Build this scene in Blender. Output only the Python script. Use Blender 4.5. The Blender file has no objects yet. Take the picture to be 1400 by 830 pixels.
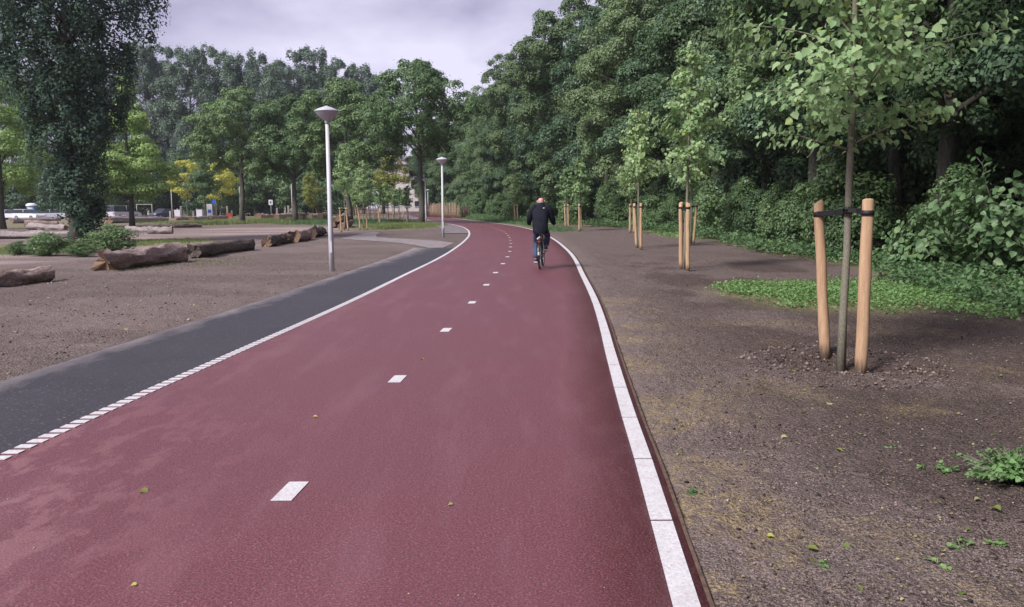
import bpy, math, random
import numpy as np
from mathutils import Matrix, Vector, Euler

scene = bpy.context.scene
COL = scene.collection
R = math.radians

# ------------------------------------------------------------------ camera
CAM_H, FPX = 1.6, 1100.0
PITCH, ROLL = math.atan((415 - 280.5) / FPX), -0.007
cam_data = bpy.data.cameras.new('camera')
cam_data.sensor_width = 36.0
cam_data.lens = 36.0 * FPX / 1400.0
cam_data.clip_start, cam_data.clip_end = 0.05, 6000
cam = bpy.data.objects.new('camera', cam_data)
COL.objects.link(cam)
CAM_M = Matrix.Translation((0, 0, CAM_H)) @ Matrix.Rotation(R(90) - PITCH, 4, 'X') @ Matrix.Rotation(ROLL, 4, 'Z')
cam.matrix_world = CAM_M
scene.camera = cam

# ------------------------------------------------------------------ world, sun, exposure
SUN_EL, SUN_AZ = R(44), R(226)          # azimuth measured from +Y towards +X
world = bpy.data.worlds.new('World')
scene.world = world
world.use_nodes = True
wn, wl = world.node_tree.nodes, world.node_tree.links
wn.clear()
w_out = wn.new('ShaderNodeOutputWorld')
w_mix = wn.new('ShaderNodeMixShader')
w_sky = wn.new('ShaderNodeTexSky')
w_sky.sky_type = 'NISHITA'
w_sky.sun_disc = False
w_sky.sun_elevation = SUN_EL
w_sky.sun_rotation = SUN_AZ
w_bg = wn.new('ShaderNodeBackground'); w_bg.inputs['Strength'].default_value = 0.05
w_cl = wn.new('ShaderNodeBackground'); w_cl.inputs['Strength'].default_value = 1.0
w_tc = wn.new('ShaderNodeTexCoord')
w_map = wn.new('ShaderNodeMapping'); w_map.inputs['Scale'].default_value = (1.0, 1.0, 2.6)
w_map.inputs['Location'].default_value = (5.3, 1.1, 2.0)
w_map.inputs['Rotation'].default_value = (0, 0, R(-12))
w_no = wn.new('ShaderNodeTexNoise'); w_no.inputs['Scale'].default_value = 3.0
w_no.inputs['Detail'].default_value = 5; w_no.inputs['Roughness'].default_value = 0.5
w_no.inputs['Distortion'].default_value = 0.3
w_rp = wn.new('ShaderNodeValToRGB')
w_rp.color_ramp.elements[0].position = 0.4; w_rp.color_ramp.elements[0].color = (0.108, 0.1, 0.155, 1)
w_rp.color_ramp.elements[1].position = 0.65; w_rp.color_ramp.elements[1].color = (0.265, 0.252, 0.315, 1)
wl.new(w_tc.outputs['Generated'], w_map.inputs['Vector'])
wl.new(w_map.outputs['Vector'], w_no.inputs['Vector'])
wl.new(w_no.outputs['Fac'], w_rp.inputs['Fac'])
wl.new(w_rp.outputs['Color'], w_cl.inputs['Color'])
wl.new(w_sky.outputs['Color'], w_bg.inputs['Color'])
w_mix.inputs['Fac'].default_value = 0.92
wl.new(w_bg.outputs[0], w_mix.inputs[1]); wl.new(w_cl.outputs[0], w_mix.inputs[2])
wl.new(w_mix.outputs[0], w_out.inputs['Surface'])

sun_d = bpy.data.lights.new('sun', 'SUN')
sun_d.energy = 1.5
sun_d.angle = R(16)
sun_d.color = (1.0, 0.955, 0.93)
sun = bpy.data.objects.new('sun', sun_d)
COL.objects.link(sun)
sun_dir = Vector((math.sin(SUN_AZ) * math.cos(SUN_EL), math.cos(SUN_AZ) * math.cos(SUN_EL), math.sin(SUN_EL)))
sun.rotation_euler = sun_dir.to_track_quat('Z', 'Y').to_euler()
sun.location = sun_dir * 50

scene.view_settings.view_transform = 'Standard'
scene.view_settings.look = 'None'
scene.view_settings.exposure = 1.75
scene.view_settings.gamma = 1.0
scene.view_settings.use_curve_mapping = False
scene.render.engine = 'CYCLES'
scene.cycles.use_denoising = True
scene.cycles.max_bounces = 6
scene.cycles.diffuse_bounces = 4
scene.cycles.transmission_bounces = 4
scene.cycles.caustics_reflective = False
scene.cycles.caustics_refractive = False


def G(px, py, z=0.0):
    """photo pixel -> point on the horizontal plane z"""
    d = CAM_M.to_3x3() @ Vector(((px - 700) / FPX, -(py - 415) / FPX, -1.0))
    k = (z - CAM_H) / d.z
    return Vector((d.x * k, d.y * k, z))


def H(px, d):
    """x of photo column px at distance d along +Y"""
    return (px - 700) / FPX * d


# ------------------------------------------------------------------ helpers
def link(o, parent=None):
    COL.objects.link(o)
    if parent is not None:
        o.parent = parent
    return o


def tag(o, label=None, cat=None, group=None, kind=None):
    if label: o['label'] = label
    if cat: o['category'] = cat
    if group: o['group'] = group
    if kind: o['kind'] = kind
    return o


def empty(name, loc, rz=0.0, label=None, cat=None, group=None, scale=1.0):
    o = bpy.data.objects.new(name, None)
    o.empty_display_size = 0.1
    o.location = loc
    o.rotation_euler = (0, 0, rz)
    o.scale = (scale,) * 3 if not isinstance(scale, tuple) else scale
    link(o)
    return tag(o, label, cat, group)


def np_mesh(name, V, F, mat=None, smooth=False):
    """V (n,3) float array, F (m,k) int array, all faces the same size"""
    V = np.asarray(V, dtype=np.float32); F = np.asarray(F, dtype=np.int32)
    me = bpy.data.meshes.new(name)
    k = F.shape[1]
    me.vertices.add(len(V)); me.vertices.foreach_set('co', V.ravel())
    me.loops.add(F.size); me.loops.foreach_set('vertex_index', F.ravel())
    me.polygons.add(len(F))
    me.polygons.foreach_set('loop_start', np.arange(0, F.size, k, dtype=np.int32))
    me.polygons.foreach_set('loop_total', np.full(len(F), k, dtype=np.int32))
    if smooth:
        me.polygons.foreach_set('use_smooth', np.ones(len(F), dtype=bool))
    me.update(calc_edges=True)
    if mat is not None:
        me.materials.append(mat)
    return me


class MB:
    """collects shapes, builds ONE mesh object"""
    def __init__(s):
        s.v, s.f, s.sm = [], [], []

    def add(s, vs, fs, smooth=False):
        b = len(s.v)
        s.v += [tuple(v) for v in vs]
        s.f += [tuple(i + b for i in f) for f in fs]
        s.sm += [smooth] * len(fs)
        return s

    def box(s, c, size, rz=0.0, taper=1.0):
        x, y, z = [k / 2 for k in size]
        M = Matrix.Rotation(rz, 3, 'Z')
        vs = []
        for dz in (-1, 1):
            t = taper if dz > 0 else 1.0
            for dx, dy in ((-1, -1), (1, -1), (1, 1), (-1, 1)):
                vs.append(Vector(c) + M @ Vector((dx * x * t, dy * y * t, dz * z)))
        return s.add(vs, [(3, 2, 1, 0), (4, 5, 6, 7), (0, 1, 5, 4), (1, 2, 6, 5), (2, 3, 7, 6), (3, 0, 4, 7)])

    def tube(s, pts, rad, n=8, caps=True, smooth=True, jit=None):
        pts = [Vector(p) for p in pts]
        if not hasattr(rad, '__len__'):
            rad = [rad] * len(pts)
        vs, fs = [], []
        ref = None
        for i, p in enumerate(pts):
            a = pts[max(i - 1, 0)]; b = pts[min(i + 1, len(pts) - 1)]
            t = (b - a).normalized() if (b - a).length > 1e-9 else Vector((0, 0, 1))
            if ref is None:
                ref = Vector((1, 0, 0)) if abs(t.x) < 0.9 else Vector((0, 1, 0))
            u = t.cross(ref)
            if u.length < 1e-6:
                u = t.orthogonal()
            u.normalize(); w = t.cross(u).normalized()
            ref = -w if False else u.cross(t).normalized()
            for k in range(n):
                a_ = 2 * math.pi * k / n
                rr = rad[i] * (jit(i, k) if jit else 1.0)
                vs.append(p + (u * math.cos(a_) + w * math.sin(a_)) * rr)
        for i in range(len(pts) - 1):
            for k in range(n):
                k2 = (k + 1) % n
                fs.append((i * n + k, i * n + k2, (i + 1) * n + k2, (i + 1) * n + k))
        s.add(vs, fs, smooth)
        if caps:
            b = len(s.v) - len(vs)
            s.f.append(tuple(b + k for k in range(n))[::-1]); s.sm.append(False)
            b2 = b + (len(pts) - 1) * n
            s.f.append(tuple(b2 + k for k in range(n))); s.sm.append(False)
        return s

    def lathe(s, prof, n=24, c=(0, 0, 0), smooth=True):
        vs, fs = [], []
        for r, z in prof:
            for k in range(n):
                a = 2 * math.pi * k / n
                vs.append((c[0] + r * math.cos(a), c[1] + r * math.sin(a), c[2] + z))
        for i in range(len(prof) - 1):
            for k in range(n):
                k2 = (k + 1) % n
                fs.append((i * n + k, i * n + k2, (i + 1) * n + k2, (i + 1) * n + k))
        return s.add(vs, fs, smooth)

    def torus(s, c, r, t, axis='X', n=32, m=8):
        vs, fs = [], []
        for i in range(n):
            a = 2 * math.pi * i / n
            for j in range(m):
                b = 2 * math.pi * j / m
                q = r + t * math.cos(b)
                h = t * math.sin(b)
                p = (h, q * math.cos(a), q * math.sin(a)) if axis == 'X' else (q * math.cos(a), q * math.sin(a), h)
                vs.append(Vector(c) + Vector(p))
        for i in range(n):
            for j in range(m):
                i2, j2 = (i + 1) % n, (j + 1) % m
                fs.append((i * m + j, i2 * m + j, i2 * m + j2, i * m + j2))
        return s.add(vs, fs, True)

    def mesh(s, name, mat):
        me = bpy.data.meshes.new(name)
        me.from_pydata(s.v, [], s.f)
        me.polygons.foreach_set('use_smooth', s.sm)
        me.update()
        if mat is not None:
            me.materials.append(mat)
        return me

    def build(s, name, mat, parent=None):
        return link(bpy.data.objects.new(name, s.mesh(name, mat)), parent)


def place(name, me, parent=None, loc=None, rot=None, sc=None):
    o = bpy.data.objects.new(name, me)
    if loc is not None: o.location = loc
    if rot is not None: o.rotation_euler = rot
    if sc is not None: o.scale = sc
    return link(o, parent)


def copy_tree(o, parent=None):
    c = o.copy(); COL.objects.link(c); c.parent = parent
    for ch in list(o.children):
        copy_tree(ch, c)
    return c


# value noise in numpy
def _hash(ix, iy, seed):
    n = (ix.astype(np.int64) * 374761393 + iy.astype(np.int64) * 668265263 + seed * 1442695041) & 0x7fffffff
    n = ((n ^ (n >> 13)) * 1274126177) & 0x7fffffff
    n = n ^ (n >> 16)
    return (n & 0xffff) / 65535.0


def vnoise(x, y, seed=0):
    x = np.asarray(x, float); y = np.asarray(y, float)
    ix, iy = np.floor(x), np.floor(y)
    fx, fy = x - ix, y - iy
    fx = fx * fx * (3 - 2 * fx); fy = fy * fy * (3 - 2 * fy)
    a = _hash(ix, iy, seed); b = _hash(ix + 1, iy, seed)
    c = _hash(ix, iy + 1, seed); d = _hash(ix + 1, iy + 1, seed)
    return (a * (1 - fx) + b * fx) * (1 - fy) + (c * (1 - fx) + d * fx) * fy


def fbm(x, y, seed=0, oct=4, gain=0.5):
    s, a, t = 0, 1.0, 0
    for o in range(oct):
        s = s + a * vnoise(x * 2 ** o, y * 2 ** o, seed + o * 17); t += a; a *= gain
    return s / t


def sstep(a, b, x):
    t = np.clip((np.asarray(x, float) - a) / (b - a), 0, 1)
    return t * t * (3 - 2 * t)


# ------------------------------------------------------------------ materials
def newmat(name):
    m = bpy.data.materials.new(name); m.use_nodes = True
    nt = m.node_tree
    b = nt.nodes['Principled BSDF']
    return m, nt, b


def N(nt, typ, **kw):
    n = nt.nodes.new(typ)
    for k, v in kw.items():
        if k in n.inputs: n.inputs[k].default_value = v
        else: setattr(n, k, v)
    return n


def c4(c):
    return (c[0], c[1], c[2], 1.0)


def mixc(nt, fac, a, b):
    n = nt.nodes.new('ShaderNodeMix'); n.data_type = 'RGBA'
    for inp, v in ((n.inputs[0], fac), (n.inputs[6], a), (n.inputs[7], b)):
        if isinstance(v, (int, float)): inp.default_value = v
        elif isinstance(v, tuple): inp.default_value = c4(v)
        else: nt.links.new(v, inp)
    return n.outputs[2]


def ramp(nt, src, p0, p1, v0=0.0, v1=1.0):
    n = nt.nodes.new('ShaderNodeMapRange')
    n.inputs[1].default_value, n.inputs[2].default_value = p0, p1
    n.inputs[3].default_value, n.inputs[4].default_value = v0, v1
    nt.links.new(src, n.inputs[0])
    return n.outputs[0]


def noise(nt, scale, detail=3, rough=0.55, coord='Object', vec=None, stretch=None):
    tc = nt.nodes.new('ShaderNodeTexCoord')
    n = N(nt, 'ShaderNodeTexNoise', Scale=scale, Detail=detail, Roughness=rough)
    if stretch:
        mp = nt.nodes.new('ShaderNodeMapping'); mp.inputs['Scale'].default_value = stretch
        nt.links.new(tc.outputs[coord], mp.inputs['Vector']); nt.links.new(mp.outputs[0], n.inputs['Vector'])
    else:
        nt.links.new(tc.outputs[coord], n.inputs['Vector'])
    return n.outputs['Fac']


def bump(nt, b, h, strength, dist):
    n = N(nt, 'ShaderNodeBump', Strength=strength, Distance=dist)
    nt.links.new(h, n.inputs['Height']); nt.links.new(n.outputs[0], b.inputs['Normal'])


def simple(name, col, rough=0.6, var=0.15, scale=8, metal=0.0, bmp=0.0, spec=0.5, stretch=None, dark=None):
    m, nt, b = newmat(name)
    f = noise(nt, scale, 4, 0.6, stretch=stretch)
    lo = dark or tuple(c * (1 - var * 1.6) for c in col)
    hi = tuple(min(1, c * (1 + var)) for c in col)
    nt.links.new(mixc(nt, ramp(nt, f, 0.3, 0.7), lo, hi), b.inputs['Base Color'])
    b.inputs['Roughness'].default_value = rough
    b.inputs['Metallic'].default_value = metal
    b.inputs['Specular IOR Level'].default_value = spec
    if bmp: bump(nt, b, f, 1.0, bmp)
    return m


def leafmat(name, lo, hi, trans=0.3, rough=0.5, objvar=0.25, spec=0.28, odd=None):
    """leaf colour differs from leaf to leaf and from plant to plant"""
    m, nt, b = newmat(name)
    geo = nt.nodes.new('ShaderNodeNewGeometry')
    oi = nt.nodes.new('ShaderNodeObjectInfo')
    c = mixc(nt, geo.outputs['Random Per Island'], lo, hi)
    if odd:
        c = mixc(nt, ramp(nt, geo.outputs['Random Per Island'], 0.955, 0.96), c, odd)
    hsv = nt.nodes.new('ShaderNodeHueSaturation')
    nt.links.new(ramp(nt, oi.outputs['Random'], 0, 1, 1 - objvar, 1 + objvar), hsv.inputs['Value'])
    nt.links.new(ramp(nt, oi.outputs['Random'], 0, 1, 0.515, 0.488), hsv.inputs['Hue'])
    nt.links.new(c, hsv.inputs['Color'])
    b.inputs['Roughness'].default_value = rough
    b.inputs['Specular IOR Level'].default_value = spec
    nt.links.new(hsv.outputs[0], b.inputs['Base Color'])
    tr = nt.nodes.new('ShaderNodeBsdfTranslucent')
    h2 = N(nt, 'ShaderNodeHueSaturation', Saturation=1.05, Value=1.35, Hue=0.49)
    nt.links.new(hsv.outputs[0], h2.inputs['Color']); nt.links.new(h2.outputs[0], tr.inputs['Color'])
    mx = nt.nodes.new('ShaderNodeMixShader'); mx.inputs[0].default_value = trans
    nt.links.new(b.outputs[0], mx.inputs[1]); nt.links.new(tr.outputs[0], mx.inputs[2])
    nt.links.new(mx.outputs[0], nt.nodes['Material Output'].inputs['Surface'])
    return m


def barkmat(name, lo, hi, bmp=0.012, stretch=(6, 6, 1.2), scale=3.0):
    m, nt, b = newmat(name)
    f = noise(nt, scale, 6, 0.7, stretch=stretch)
    g = noise(nt, 1.3, 3, 0.6)
    c = mixc(nt, ramp(nt, f, 0.3, 0.7), lo, hi)
    c = mixc(nt, ramp(nt, g, 0.5, 0.75, 0, 0.4), c, tuple(v * 0.6 for v in lo))
    nt.links.new(c, b.inputs['Base Color'])
    b.inputs['Roughness'].default_value = 0.9
    b.inputs['Specular IOR Level'].default_value = 0.2
    bump(nt, b, f, 1.0, bmp)
    return m


M_leaf_wood = leafmat('woodland_leaf', (0.082, 0.144, 0.066), (0.176, 0.270, 0.117), 0.25, 0.5, 0.35)
M_leaf_wood2 = leafmat('woodland_leaf_dark', (0.060, 0.112, 0.062), (0.120, 0.198, 0.103), 0.2, 0.45, 0.3, spec=0.3)
M_leaf_wood3 = leafmat('woodland_leaf_olive', (0.091, 0.143, 0.067), (0.177, 0.253, 0.119), 0.28, 0.5, 0.25)
M_leaf_shrub = leafmat('shrub_leaf', (0.082, 0.143, 0.065), (0.163, 0.253, 0.106), 0.28, 0.4, 0.35, spec=0.3)
M_leaf_big = leafmat('broad_bush_leaf', (0.100, 0.179, 0.079), (0.200, 0.294, 0.132), 0.25, 0.45, 0.1, spec=0.35)
M_leaf_oak = leafmat('dark_oak_leaf', (0.05, 0.09, 0.068), (0.088, 0.14, 0.095), 0.18, 0.65, 0.1, spec=0.15)
M_leaf_round = leafmat('street_tree_leaf', (0.085, 0.152, 0.067), (0.182, 0.274, 0.113), 0.22, 0.5, 0.2)
M_leaf_light = leafmat('light_tree_leaf', (0.175, 0.286, 0.097), (0.292, 0.440, 0.152), 0.3, 0.55, 0.15)
M_leaf_pop = leafmat('poplar_leaf', (0.11, 0.165, 0.12), (0.19, 0.26, 0.18), 0.25, 0.5, 0.18)
M_leaf_sap = leafmat('sapling_leaf', (0.205, 0.329, 0.150), (0.376, 0.515, 0.259), 0.35, 0.45, 0.12, odd=(0.3, 0.38, 0.12))
M_leaf_sap2 = leafmat('far_sapling_leaf', (0.187, 0.304, 0.133), (0.327, 0.451, 0.212), 0.35, 0.5, 0.2)
M_leaf_yel = leafmat('yellow_leaf', (0.32, 0.36, 0.07), (0.55, 0.56, 0.14), 0.3, 0.5, 0.1)
M_leaf_yg = leafmat('yellow_green_leaf', (0.16, 0.2, 0.05), (0.3, 0.32, 0.08), 0.3, 0.5, 0.1)
M_cover = leafmat('ground_cover_leaf', (0.075, 0.14, 0.065), (0.15, 0.26, 0.11), 0.3, 0.5, 0.1)
M_cover_b = leafmat('bright_cover_leaf', (0.14, 0.25, 0.085), (0.25, 0.4, 0.15), 0.35, 0.5, 0.1)
M_grass = leafmat('grass_blade', (0.12, 0.19, 0.06), (0.26, 0.3, 0.12), 0.3, 0.6, 0.1)
M_litter = leafmat('leaf_litter', (0.16, 0.14, 0.07), (0.42, 0.42, 0.19), 0.15, 0.7, 0.1)
M_bark = barkmat('tree_bark', (0.055, 0.05, 0.042), (0.15, 0.14, 0.12))
M_bark_green = barkmat('sapling_bark', (0.13, 0.12, 0.09), (0.28, 0.265, 0.205), 0.003, (8, 8, 5), 9)
M_stake = None
M_log_dark = barkmat('log_bark_dark', (0.022, 0.017, 0.016), (0.24, 0.19, 0.165), 0.04, (4, 2, 4), 4)
M_log_brown = barkmat('log_bark_brown', (0.13, 0.09, 0.076), (0.52, 0.4, 0.36), 0.04, (5, 1.6, 5), 4)
M_log_pale = barkmat('log_bark_pale', (0.2, 0.165, 0.16), (0.44, 0.38, 0.37), 0.015, (4, 0.5, 4), 3)
M_cutwood = barkmat('cut_wood', (0.12, 0.075, 0.05), (0.36, 0.24, 0.165), 0.02, (7, 7, 7), 5)
M_strap = simple('rubber_strap', (0.012, 0.012, 0.014), 0.6, 0.2, 30)
M_pole = simple('galvanised_pole', (0.6, 0.6, 0.64), 0.5, 0.05, 5, 0.0, 0, 0.5)
M_pole_far = simple('grey_post', (0.42, 0.43, 0.42), 0.6, 0.08, 3)
M_cap = simple('lamp_cap', (0.5, 0.5, 0.54), 0.45, 0.05, 5)
M_white_paint = None


def m_stake():
    m, nt, b = newmat('peeled_stake_wood')
    f = noise(nt, 3, 6, 0.65, stretch=(9, 9, 0.8))
    k = noise(nt, 5, 2, 0.5, stretch=(1, 1, 0.6))
    oi = nt.nodes.new('ShaderNodeObjectInfo')
    c = mixc(nt, ramp(nt, f, 0.3, 0.72), (0.36, 0.22, 0.12), (0.64, 0.44, 0.27))
    c = mixc(nt, ramp(nt, oi.outputs['Random'], 0, 1, 0, 0.35), c, (0.45, 0.26, 0.17))
    c = mixc(nt, ramp(nt, k, 0.64, 0.72, 0, 0.75), c, (0.16, 0.085, 0.04))
    g2 = noise(nt, 14, 4, 0.7, stretch=(6, 6, 0.35))
    c = mixc(nt, ramp(nt, g2, 0.52, 0.66, 0, 0.45), c, (0.26, 0.15, 0.08))
    tc = nt.nodes.new('ShaderNodeTexCoord'); sx = nt.nodes.new('ShaderNodeSeparateXYZ'); nt.links.new(tc.outputs['Object'], sx.inputs[0])
    ad = N(nt, 'ShaderNodeMath', operation='ADD'); nt.links.new(sx.outputs['Z'], ad.inputs[0]); nt.links.new(ramp(nt, f, .3, .7, -.08, .08), ad.inputs[1])
    c = mixc(nt, ramp(nt, ad.outputs[0], 0.02, 0.13, 0.8, 0), c, (0.13, 0.09, 0.07))
    nt.links.new(c, b.inputs['Base Color'])
    b.inputs['Roughness'].default_value = 0.75
    bump(nt, b, f, 0.6, 0.004)
    return m


M_stake = m_stake()


def m_paint():
    m, nt, b = newmat('white_road_paint')
    f = noise(nt, 60, 5, 0.7); g = noise(nt, 4, 4, 0.6)
    c = mixc(nt, ramp(nt, f, 0.35, 0.6), (0.48, 0.46, 0.47), (0.68, 0.66, 0.67))
    c = mixc(nt, ramp(nt, g, 0.48, 0.75, 0, 0.5), c, (0.45, 0.39, 0.39))
    h = noise(nt, 28, 5, 0.75)
    c = mixc(nt, ramp(nt, h, 0.62, 0.68, 0, 0.7), c, (0.26, 0.2, 0.2))
    nt.links.new(c, b.inputs['Base Color'])
    b.inputs['Roughness'].default_value = 0.6
    bump(nt, b, f, 0.5, 0.002)
    return m


M_white_paint = m_paint()


def m_red():
    m, nt, b = newmat('red_asphalt')
    fine = noise(nt, 170, 2, 0.6); mid = noise(nt, 45, 3, 0.7)
    big = noise(nt, 0.55, 4, 0.55); streak = noise(nt, 1.0, 5, 0.6, stretch=(3.2, 0.5, 1))
    tc = nt.nodes.new('ShaderNodeTexCoord')
    vo = N(nt, 'ShaderNodeTexVoronoi', Scale=150.0); nt.links.new(tc.outputs['Object'], vo.inputs['Vector'])
    c = mixc(nt, ramp(nt, fine, 0.38, 0.64), (0.068, 0.017, 0.021), (0.26, 0.077, 0.09))
    c = mixc(nt, ramp(nt, mid, 0.5, 0.75, 0, 0.55), c, (0.11, 0.034, 0.048))
    # scattered paler stones of the aggregate
    sep = nt.nodes.new('ShaderNodeSeparateColor'); nt.links.new(vo.outputs['Color'], sep.inputs[0])
    c = mixc(nt, ramp(nt, sep.outputs[0], 0.95, 0.98, 0, 0.35), c, (0.42, 0.27, 0.28))
    pit = noise(nt, 85, 2, 0.55)
    c = mixc(nt, ramp(nt, pit, 0.53, 0.62, 0, 0.6), c, (0.06, 0.018, 0.024))
    c = mixc(nt, ramp(nt, pit, 0.43, 0.36, 0, 0.35), c, (0.34, 0.13, 0.155))
    c = mixc(nt, ramp(nt, big, 0.4, 0.68, 0, 0.35), c, (0.14, 0.05, 0.07))
    # dried dusty film, patchy, carried in from the left verge
    at = N(nt, 'ShaderNodeAttribute', attribute_name='dust')
    mul = N(nt, 'ShaderNodeMath', operation='MULTIPLY')
    nt.links.new(at.outputs['Fac'], mul.inputs[0])
    d2 = noise(nt, 2.4, 7, 0.68, stretch=(1.5, 0.75, 1))
    nt.links.new(ramp(nt, d2, 0.5, 0.56), mul.inputs[1])
    c = mixc(nt, ramp(nt, mul.outputs[0], 0, 1, 0, .42), c, (0.36, 0.18, 0.18))
    c = mixc(nt, ramp(nt, streak, 0.5, 0.75, 0, 0.16), c, (0.36, 0.2, 0.23))
    nt.links.new(c, b.inputs['Base Color'])
    nt.links.new(ramp(nt, mid, 0.3, 0.7, 0.42, 0.58), b.inputs['Roughness'])
    b.inputs['Specular IOR Level'].default_value = 0.5
    bump(nt, b, pit, 0.5, 0.006)
    return m


def m_asphalt():
    m, nt, b = newmat('dark_asphalt')
    fine = noise(nt, 140, 2, 0.6); big = noise(nt, 0.8, 4, 0.6); st = noise(nt, 2.2, 6, 0.65, stretch=(1.4, 0.5, 1))
    c = mixc(nt, ramp(nt, fine, 0.38, 0.62), (0.0095, 0.009, 0.0115), (0.054, 0.05, 0.06))
    tc = nt.nodes.new('ShaderNodeTexCoord')
    vo = N(nt, 'ShaderNodeTexVoronoi', Scale=70.0); nt.links.new(tc.outputs['Object'], vo.inputs['Vector'])
    sp_ = nt.nodes.new('ShaderNodeSeparateColor'); nt.links.new(vo.outputs['Color'], sp_.inputs[0])
    c = mixc(nt, ramp(nt, sp_.outputs[0], 0.965, 0.985, 0, 0.6), c, (0.2, 0.18, 0.19))
    c = mixc(nt, ramp(nt, big, 0.4, 0.75, 0, 0.35), c, (0.06, 0.057, 0.064))
    at = N(nt, 'ShaderNodeAttribute', attribute_name='dust')
    ad = N(nt, 'ShaderNodeMath', operation='ADD'); nt.links.new(at.outputs['Fac'], ad.inputs[0])
    nt.links.new(ramp(nt, st, 0.3, 0.7, -0.2, 0.2), ad.inputs[1])
    c = mixc(nt, ramp(nt, ad.outputs[0], 0.35, 0.95, 0, 0.8), c, (0.32, 0.27, 0.262))
    nt.links.new(c, b.inputs['Base Color'])
    b.inputs['Roughness'].default_value = 0.62
    bump(nt, b, fine, 0.5, 0.005)
    return m


def m_ground():
    m, nt, b = newmat('bare_soil')
    at = N(nt, 'ShaderNodeAttribute', attribute_name='zones')
    sep = nt.nodes.new('ShaderNodeSeparateColor'); nt.links.new(at.outputs['Color'], sep.inputs[0])
    at2 = N(nt, 'ShaderNodeAttribute', attribute_name='zones2')
    sep2 = nt.nodes.new('ShaderNodeSeparateColor'); nt.links.new(at2.outputs['Color'], sep2.inputs[0])
    fine = noise(nt, 75, 4, 0.7); mid = noise(nt, 11, 5, 0.7); big = noise(nt, 0.9, 5, 0.6)
    c = mixc(nt, ramp(nt, fine, 0.4, 0.62), (0.038, 0.026, 0.021), (0.29, 0.215, 0.185))
    c = mixc(nt, ramp(nt, mid, 0.48, 0.7, 0, 0.5), c, (0.24, 0.187, 0.176))
    c = mixc(nt, ramp(nt, big, 0.42, 0.68, 0, 0.4), c, (0.22, 0.18, 0.172))
    spk = noise(nt, 130, 2, 0.6)
    crs = noise(nt, 42, 3, 0.6)
    c = mixc(nt, ramp(nt, crs, 0.53, 0.62, 0, 0.7), c, (0.05, 0.037, 0.034))
    c = mixc(nt, ramp(nt, spk, 0.54, 0.6, 0, 0.8), c, (0.04, 0.03, 0.027))
    c = mixc(nt, ramp(nt, spk, 0.42, 0.37, 0, 0.6), c, (0.42, 0.35, 0.33))
    wet = mixc(nt, ramp(nt, fine, 0.4, 0.62), (0.022, 0.016, 0.014), (0.15, 0.108, 0.094))
    c = mixc(nt, sep2.outputs[0], c, wet)                                   # darker soil: dug round the nearest tree, verge patches, floor of the wood
    sand = mixc(nt, ramp(nt, mid, 0.35, 0.65), (0.25, 0.19, 0.175), (0.42, 0.33, 0.305))
    c = mixc(nt, sep.outputs[0], c, sand)
    gr = mixc(nt, ramp(nt, mid, 0.3, 0.7), (0.12, 0.13, 0.055), (0.29, 0.26, 0.13))
    c = mixc(nt, sep.outputs[1], c, gr)
    ms = mixc(nt, ramp(nt, fine, 0.35, 0.65), (0.16, 0.12, 0.06), (0.52, 0.4, 0.19))
    ml = N(nt, 'ShaderNodeMath', operation='MULTIPLY'); nt.links.new(sep.outputs[2], ml.inputs[0])
    nt.links.new(ramp(nt, noise(nt, 14, 5, 0.7), 0.42, 0.6), ml.inputs[1])
    c = mixc(nt, ml.outputs[0], c, ms)
    nt.links.new(c, b.inputs['Base Color'])
    b.inputs['Roughness'].default_value = 0.92
    b.inputs['Specular IOR Level'].default_value = 0.25
    ad = N(nt, 'ShaderNodeMath', operation='ADD'); nt.links.new(crs, ad.inputs[0]); nt.links.new(mid, ad.inputs[1])
    bump(nt, b, ad.outputs[0], 1.0, 0.035)
    return m


M_red, M_asph, M_ground = m_red(), m_asphalt(), m_ground()

# ------------------------------------------------------------------ the path's course
_lp = [(0, 627), (146, 562), (249, 513), (347, 472), (500, 403), (544.5, 380), (574, 366), (600, 354), (622, 340),
       (637, 328.5), (643.5, 319.5), (639, 312.8), (627, 308), (609, 305.2), (585, 301), (567, 297), (549, 293.2)]
_g = [G(*p) for p in _lp]
_ys = np.array([p.y for p in _g]); _xs = np.array([p.x for p in _g])
_s0 = (_xs[3] - _xs[0]) / (_ys[3] - _ys[0])
_ysf = np.concatenate([[-60, -20], _ys, [230, 400]])
_xsf = np.concatenate([[_xs[0] - _s0 * (60 + _ys[0]), _xs[0] - _s0 * (20 + _ys[0])], _xs,
                       [_xs[-1] - 0.33 * (230 - _ys[-1]), _xs[-1] - 0.33 * (230 - _ys[-1]) - 70]])
_yy = np.linspace(-60, 400, 4601)
_raw = np.interp(_yy, _ysf, _xsf)
_left = np.empty_like(_raw)
for i, y in enumerate(_yy):                       # smoothing window grows with distance
    w = max(10, int((1.2 + 0.11 * max(y, 0)) / 0.1))
    a, b = max(0, i - w), min(len(_yy), i + w + 1)
    _left[i] = _raw[a:b].mean() if (a > 0 and b < len(_yy)) else _raw[i]
_slope = np.gradient(_left, _yy)
LINE_L, LINE_R, HALF, HALF_L = -2.0, 2.13, 2.22, 2.06           # lateral places of the two edge lines and half the width


def CX(y):
    """x of the path's centre line at y"""
    sl = np.interp(y, _yy, _slope)
    return np.interp(y, _yy, _left) + 2.0 * np.sqrt(1 + sl * sl)


def SL(y):
    return np.interp(y, _yy, _slope)


def lat(y, s):
    """point at lateral offset s from the centre line"""
    sl = SL(y)
    return CX(y) + s * np.sqrt(1 + sl * sl)


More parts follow.
